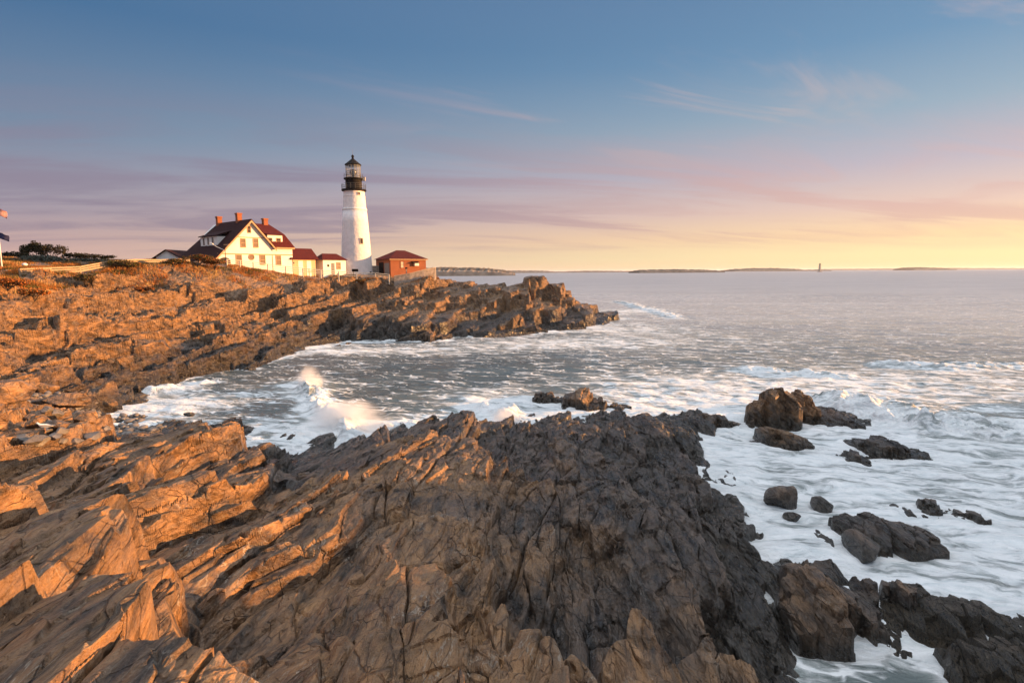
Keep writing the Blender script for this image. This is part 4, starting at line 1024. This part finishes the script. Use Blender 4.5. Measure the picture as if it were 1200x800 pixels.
island('far_hills', [(560, 319), (590, 316.4), (640, 316.6), (655, 318), (690, 317), (715, 317), (745, 317.2), (770, 317.8)], 4200, 900, 'thin line of far hills left of the islands', seed=4)
island('island', [(750, 318), (756, 315.8), (775, 315.4), (800, 314.9), (830, 315.6), (845, 316.4), (850, 317.4)], 2600, 260, 'low dark island on the horizon, nearest of the islands', seed=5)
island('island', [(862, 317), (880, 314.7), (900, 313.6), (925, 313.6), (940, 314.6), (950, 315.8), (975, 316)], 4600, 500, 'pale brown island behind the small stone beacon', seed=6)
island('island', [(965, 316), (990, 314.8), (1050, 314.4), (1120, 313.6), (1260, 313.8)], 9000, 900, 'long faint island low along the right horizon', seed=7)
island('island', [(1072, 314.6), (1076, 312.9), (1090, 312.7), (1110, 313.4), (1122, 314.6)], 5200, 300, 'tiny dark island at the right of the horizon', seed=8)
def beacon():
    Y = 2600; o = atY(960.5, 317, Y); o[2] = 0
    w = thing('stone_beacon', o, label='tiny dark stone lighthouse standing alone on a ledge at the horizon', cat='lighthouse')
    z1 = atY(960.5, 310, Y)[2]; z2 = atY(960.5, 308.4, Y)[2]
    MB().lathe([(6., 0), (5.4, 4), (4.0, z1)], 20).build('tower', M['stone'], w)
    MB().lathe([(4.6, z1), (4.6, z1+.8), (2.6, z1+.9), (2.6, z2-1.6), (3., z2-1.5), (.3, z2)], 16).build('lantern', M['black'], w)
    MB().lathe([(14, -1.), (12, 1.2), (7, 2.2)], 20).build('ledge', M['farrock'], w)
beacon()
# ------------------------------------------------------------------ air
def haze():
    bm = bmesh.new(); bmesh.ops.create_cube(bm, size=1); me = bpy.data.meshes.new('haze'); bm.to_mesh(me); bm.free()
    o = add('haze', me, loc=(0, 0, 24)); o.scale = (190000, 190000, 58)
    m = bpy.data.materials.new('haze'); m.use_nodes = True; t = NT(m.node_tree); t.n.clear()
    out = t.new('ShaderNodeOutputMaterial'); v = t.new('ShaderNodeVolumePrincipled'); t.l.new(v.outputs[0], out.inputs['Volume'])
    t.set(v, 'Color', (.95, .95, .96, 1)); t.set(v, 'Density', 3.5e-5); t.set(v, 'Anisotropy', .3)
    me.materials.append(m); tag(o, 'thin sea haze', kind='stuff')
haze()
#SECTION4
# ------------------------------------------------------------------ vegetation on the bluff
def attr_mat(name, rough=.9, trans=.0):
    m, t = mat(name)
    c = t.new('ShaderNodeAttribute', attribute_name='tint').outputs['Color']
    t.set(t.b, 'Base Color', c); t.set(t.b, 'Roughness', rough); t.set(t.b, 'Specular IOR Level', .1)
    return m
M['grass'] = attr_mat('dry_grass'); M['leaf'] = attr_mat('bush_leaves')
def tinted(name, v, f, col, m, **kw):
    me = mesh_np(name, v, f)
    a = me.attributes.new('tint', 'FLOAT_COLOR', 'FACE'); a.data.foreach_set('color', np.concatenate([col, np.ones((len(col), 1))], 1).astype(np.float32).ravel())
    return add(name, me, m, **kw)
RUST = np.array((.40, .135, .035)); OLIVE = np.array((.105, .095, .03)); STRAW = np.array((.42, .27, .11)); DARK = np.array((.055, .05, .025)); BROWN = np.array((.15, .075, .04))
def grass():
    n = 150000
    px = rng.uniform(-60, 515, n); Y = rng.uniform(56, 116, n); x = (px-600)/F*Y*1.0
    s = soft(x, Y); g = fbm(x*.25, Y*.25, 3, 120); b = base_coast(x, Y)
    top = smooth(7.0, 8.8, b+1.2*g)
    keep = (rng.uniform(0, 1, n) < np.clip(top*1.1-.15, 0, 1)*smooth(-.25, .15, g+.1)) & (Y < 116)
    x, Y, g = x[keep], Y[keep], g[keep]; z = height(x, Y); n = len(x)
    k = 4
    bx = np.repeat(x, k)+rng.normal(0, .14, n*k); by = np.repeat(Y, k)+rng.normal(0, .14, n*k); bz = np.repeat(z, k)-.08
    hh = rng.uniform(.25, .62, n*k)*(.8+.5*np.repeat(g, k)); a = rng.uniform(0, 6.28, n*k); w = rng.uniform(.025, .05, n*k)
    le = rng.uniform(.1, .45, n*k); la = rng.uniform(0, 6.28, n*k)
    v0 = np.stack([bx-w*np.cos(a), by-w*np.sin(a), bz], 1); v1 = np.stack([bx+w*np.cos(a), by+w*np.sin(a), bz], 1)
    v2 = np.stack([bx+le*hh*np.cos(la), by+le*hh*np.sin(la), bz+hh], 1)
    v = np.stack([v0, v1, v2], 1).reshape(-1, 3); f = np.arange(len(v)).reshape(-1, 3)
    q = np.clip(.5+1.3*fbm(x*.4, Y*.4, 3, 130)+rng.normal(0, .18, n), 0, 1)[:, None]
    col = np.where(q < .5, OLIVE*(1-2*q)+RUST*2*q, RUST*(2-2*q)+STRAW*(2*q-1)); col = np.repeat(col, k, 0)*rng.uniform(.75, 1.25, (n*k, 1))
    tag(tinted('dry_grass', v, f, col, M['grass']), 'rust and straw coloured grass over the top of the bluff', kind='stuff')
grass()
def bush(name, px, py, Y, w, h, d, cols, label, n=1400, seed=1, leaf=.16, lobes=9, cat='bush', group=None, gap=.0):
    o = atY(px, py, Y); r = np.random.default_rng(seed)
    root = thing(name, o, label=label, cat=cat, group=group)
    st = MB(); tips = []
    for k in range(lobes):
        a = r.uniform(0, 6.28); q = r.uniform(0, 1)**.5
        tip = np.array((math.cos(a)*q*w*.42, math.sin(a)*q*d*.42, h*(.9-.5*q*r.uniform(.3, 1))))
        mid = tip*np.array((.45, .45, .5)); st.tube((0, 0, -.3), mid, .05, .035, 5).tube(mid, tip, .035, .012, 5)
        for _ in range(3):
            e = tip+r.normal(0, .16, 3)*np.array((w, d, h)); e[2] = abs(e[2]); st.tube(mid*.5+tip*.5, e, .02, .008, 4)
        tips.append((tip, r.uniform(.55, 1.)))
    st.build('stem', M['wood_dark'], root)
    i = r.integers(0, lobes, n); c = np.array([q[0] for q in tips])[i]; rad = np.array([q[1] for q in tips])[i]
    p = r.normal(0, 1, (n, 3)); p /= np.linalg.norm(p, axis=1)[:, None]
    p = c+p*(r.uniform(.25, 1, n)**.6*rad)[:, None]*np.array((w*.27, d*.27, h*.30)); p[:, 2] = np.abs(p[:, 2])
    u = r.normal(0, 1, (n, 3)); u /= np.linalg.norm(u, axis=1)[:, None]; q = r.normal(0, 1, (n, 3)); q -= (q*u).sum(1)[:, None]*u; q /= np.linalg.norm(q, axis=1)[:, None]
    s = leaf*r.uniform(.5, 1.2, n)[:, None]
    v = np.stack([p-u*s, p+q*s*.55, p+u*s, p-q*s*.55], 1).reshape(-1, 3); f = np.arange(n*4).reshape(-1, 4)
    cc = np.array(cols)[r.integers(0, len(cols), n)]*r.uniform(.7, 1.3, (n, 1))
    tinted('crown', v, f, cc, M['leaf'], parent=root)
M['wood_dark'] = plain('dark_twigs', (.07, .05, .04), .9, var=.2)
DG = np.array((.022, .026, .014)); DB = np.array((.04, .032, .02))
bush('evergreen_tree', 44, 306.5, 128, 6.0, 4.0, 3.4, [DG, DG*1.3, DB], 'dark scrubby evergreen on the skyline, tallest near the flagpole', 2600, 1, .22, 11, 'tree')
bush('bush', 62, 306.5, 128, 7, 3.6, 4, [DG, DB, DB*1.3], 'dark twiggy bush on the skyline right of the scrubby evergreen', 1500, 2, .2, 10)
bush('bush', 92, 306, 132, 7, 2.0, 4, [DG, DB], 'low dark bush on the skyline, second right of the scrubby evergreen', 1300, 3, .2)
bush('bush', 114, 306, 132, 8, 1.5, 4, [DG, DB], 'lowest dark bush on the skyline, beside the wooden fence', 1300, 4, .2)
bush('bush', 16, 306, 120, 7, 2.0, 4, [DB, DG], 'low dark bush on the skyline just right of the flagpole', 1300, 5, .2)
GG = np.array((.10, .11, .09))
bush('bush', 50, 313, 104, 11, 2.0, 4, [GG, GG*.7, GG*1.2], 'wide grey green mound of scrub behind the wooden fence', 2600, 6, .2, 12)
bush('bush', 105, 312.5, 108, 8, 1.6, 4, [GG, GG*.7], 'smaller grey green mound of scrub where the wooden fence climbs', 1800, 7, .2, 10)
k = 30
for q in [(140, 317, 84, 4.6, 1.5, [OLIVE, OLIVE*.6, BROWN], 'olive bush covering the upper end of the wooden fence'),
          (158, 317, 86, 3.6, 1.2, [RUST*.8, OLIVE], 'rust tinged bush between the wooden fence and the white shed'),
          (205, 313, 88, 4.4, 1.2, [OLIVE, DARK*1.4, RUST*.6], 'dark olive bush in front of the white shed'),
          (232, 310, 90, 4.2, 1.5, [OLIVE, BROWN, RUST*.7], 'bushy brown olive shrub below the left end of the cream house'),
          (252, 313, 91, 3.6, 1.2, [RUST, BROWN, OLIVE], 'rust red shrub in front of the porch arches'),
          (100, 333, 76, 3.4, 1.2, [DARK, OLIVE*.7, BROWN], 'dark bush on the rocks below the wooden fence'),
          (8, 338, 60, 3.6, 1.0, [RUST, RUST*.8, BROWN], 'rust orange bush at the left edge under the flagpole'),
          (40, 350, 54, 3.6, 1.0, [RUST, STRAW*.8, RUST*.8], 'wide orange bush spreading over the rocks at far left'),
          (425, 334, 98, 3.0, 1.1, [RUST, STRAW*.7, OLIVE], 'orange bush on the slope under the lighthouse'),
          (170, 344, 77, 3.0, .9, [RUST*.8, BROWN], 'low reddish bush in a hollow of the rocks below the shed')]:
    px, py, Y, w, h, cols, lab = q; k += 1
    p = hit(px, py) if px in (8, 40, 425, 170, 100) else None
    if p is not None: Y = p[1]; 
    bush('bush', px, py, Y, w, h, w*.6, cols, lab, 1500, k, .13, 10)

# ------------------------------------------------------------------ shingle beach
M['pebble'] = plain('shingle_stone', (.16, .14, .125), .6, var=.45, scale=1.3, bump=.02, bscale=14)
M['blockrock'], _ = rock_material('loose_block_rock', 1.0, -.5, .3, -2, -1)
def stones():
    base = bmesh.new(); bmesh.ops.create_icosphere(base, subdivisions=2, radius=1)
    bv = np.array([q.co[:] for q in base.verts]); bf = np.array([[q.index for q in p.verts] for p in base.faces]); base.free()
    n = 2600; px = rng.uniform(0, 290, n); py = rng.uniform(462, 548, n)
    d = np.array([at(a, b, .8) for a, b in zip(px, py)]); s = soft(d[:, 0], d[:, 1])
    ok = (s > .35) & (d[:, 1] < 60); d = d[ok]; n = len(d); z = height(d[:, 0], d[:, 1])
    V = []; Fc = []; o = 0
    for i in range(n):
        r = rng.uniform(.06, .17)*(1+.9*(rng.uniform() < .12)); sc = r*np.array((rng.uniform(.8, 1.4), rng.uniform(.7, 1.1), rng.uniform(.5, .8)))
        a = rng.uniform(0, 6.28); v = bv*(1+.18*rng.normal(size=(len(bv), 1)).clip(-1, 1))*sc; c, s_ = math.cos(a), math.sin(a)
        v = np.stack([v[:, 0]*c-v[:, 1]*s_, v[:, 0]*s_+v[:, 1]*c, v[:, 2]], 1)+(d[i, 0], d[i, 1], z[i]+sc[2]*.3)
        V.append(v); Fc.append(bf+o); o += len(bv)
    tag(add('shingle', mesh_np('shingle', np.concatenate(V), np.concatenate(Fc), True), M['pebble']), 'dark shingle of rounded stones at the head of the cove', kind='stuff')
stones()
def block(px, py, sx, sy, sz, seed, label, m='blockrock', group=None, name='boulder'):
    p = hit(px, py); boulder(name, (p[0], p[1], p[2]+sz*.35), (sx, sy, sz), seed, M[m], label, 'boulder', group, 4)
block(12, 470, 1.0, 1.4, .8, 51, 'big pale block lit bright orange at the left edge above the shingle')
block(32, 452, .7, .9, .5, 52, 'angular orange block beside the big pale one at the left edge')
block(52, 458, .9, .8, .55, 53, 'squat orange block leaning on the ledge above the shingle')
block(75, 474, 1.3, .8, .4, 54, 'long low slab of lit rock lying at the top of the shingle')
block(97, 493, .6, .5, .4, 55, 'reddish pointed boulder alone in the middle of the shingle')
block(128, 473, .8, .5, .28, 56, 'flat dark slab at the water side of the shingle')
block(44, 500, .42, .4, .33, 57, 'rounded grey boulder beside the lit left block')
block(66, 502, .42, .4, .3, 58, 'smooth grey boulder, second from the lit left block')
for i in range(16):
    a, b = rng.uniform(25, 150), rng.uniform(478, 520)
    r = rng.uniform(.18, .32); block(a, b, r*1.2, r, r*.75, 70+i, 'loose grey stone lying among the shingle at the head of the cove', 'pebble', 'loose stones on the shingle', 'stone')

# ------------------------------------------------------------------ gulls
M['gullwhite'] = plain('gull_white', (.78, .76, .74), .7, var=.05); M['gullgrey'] = plain('gull_grey', (.36, .37, .40), .7, var=.05); M['gullleg'] = plain('gull_leg', (.45, .22, .12), .6); M['bill'] = plain('gull_bill', (.60, .36, .06), .5)
def gull(px, py, rz, label):
    p = hit(px, py); g = thing('gull', p, rz, label=label, cat='bird', group='gulls resting on the rocks')
    sec = [(-.26, .26, .01, .01), (-.18, .27, .035, .03), (-.05, .28, .07, .075), (.06, .29, .075, .085), (.13, .325, .055, .06), (.165, .37, .04, .045), (.19, .40, .038, .04), (.225, .40, .026, .026), (.24, .398, .01, .01)]
    vs = []; fs = []; n = 12
    for x, z, a, b in sec:
        for k in range(n): t = 2*math.pi*k/n; vs.append((x, a*math.cos(t), z+b*math.sin(t)))
    for j in range(len(sec)-1):
        for k in range(n): fs.append((j*n+k, j*n+(k+1) % n, (j+1)*n+(k+1) % n, (j+1)*n+k))
    m = MB(); m.poly(vs, fs+[tuple(range(n)), tuple(range((len(sec)-1)*n, len(sec)*n))]); m.build('body', M['gullwhite'], g, True)
    for s in (-1, 1):
        w = MB(); w.prism([(.10, s*.078, .33), (-.05, s*.082, .34), (-.32, s*.02, .28), (-.10, s*.075, .25), (.06, s*.083, .26)], (0, s*.014, 0)); w.build('wing', M['gullgrey'], g)
        MB().tube((0, s*.03, -.02), (0, s*.03, .23), .008, n=5).box(-.02, .05, s*.03-.02, s*.03+.02, -.02, -.012).build('leg', M['gullleg'], g)
    MB().tube((.235, 0, .398), (.295, 0, .385), .012, .004, 6).build('bill', M['bill'], g)
gull(479, 487, R(160), 'white gull standing on the left peak of the mid ledge crag')
gull(502, 488, R(20), 'white gull standing right of the other one on the mid ledge crag')
gull(53, 508, R(200), 'white gull resting on the lit block at the left')

# ------------------------------------------------------------------ spray thrown up where waves break
def spray(px, py, w, d, h, dens, seed, label, rz=0.):
    c = at(px, py, 0.)
    bm = bmesh.new(); bmesh.ops.create_icosphere(bm, subdivisions=3, radius=1); me = bpy.data.meshes.new('sea_spray'); bm.to_mesh(me); bm.free()
    o = add('sea_spray', me, loc=(c[0], c[1], h*.35), rz=rz); o.scale = (w/2, d/2, h*.75)
    m = bpy.data.materials.new('sea_spray'); m.use_nodes = True; t = NT(m.node_tree); t.n.clear()
    out = t.new('ShaderNodeOutputMaterial'); vs = t.new('ShaderNodeVolumePrincipled'); t.l.new(vs.outputs[0], out.inputs['Volume'])
    p = t.new('ShaderNodeTexCoord').outputs['Object']
    r = t.vm('LENGTH', p); nz = t.noise(t.mapping(p, (1.2, 1.2, .8), loc=(seed, 0, 0)), 1.6, 5, .6, .6)
    f = t.m('MULTIPLY', t.rng(t.m('ADD', r, t.m('MULTIPLY', t.m('SUBTRACT', nz, .5), 1.5)), .95, .15), dens)
    t.set(vs, 'Density', f); t.set(vs, 'Color', (.97, .97, .97, 1)); t.set(vs, 'Anisotropy', .2)
    me.materials.append(m)
    tag(o, label, kind='stuff')
spray(402, 502, 5.6, 2.8, 1.8, 2.0, 3, 'white spray of the wave breaking in the cove')
spray(364, 456, 2.6, 2.6, 2.0, 1.6, 5, 'thin spray at the far end of the cove wave')
spray(442, 508, 3.4, 1.8, 1.1, 1.5, 7, 'low spray where the cove wave meets the ledge')
spray(592, 506, 2.6, 2.0, 1.4, 2.0, 9, 'spray bursting in the gap between the crags')
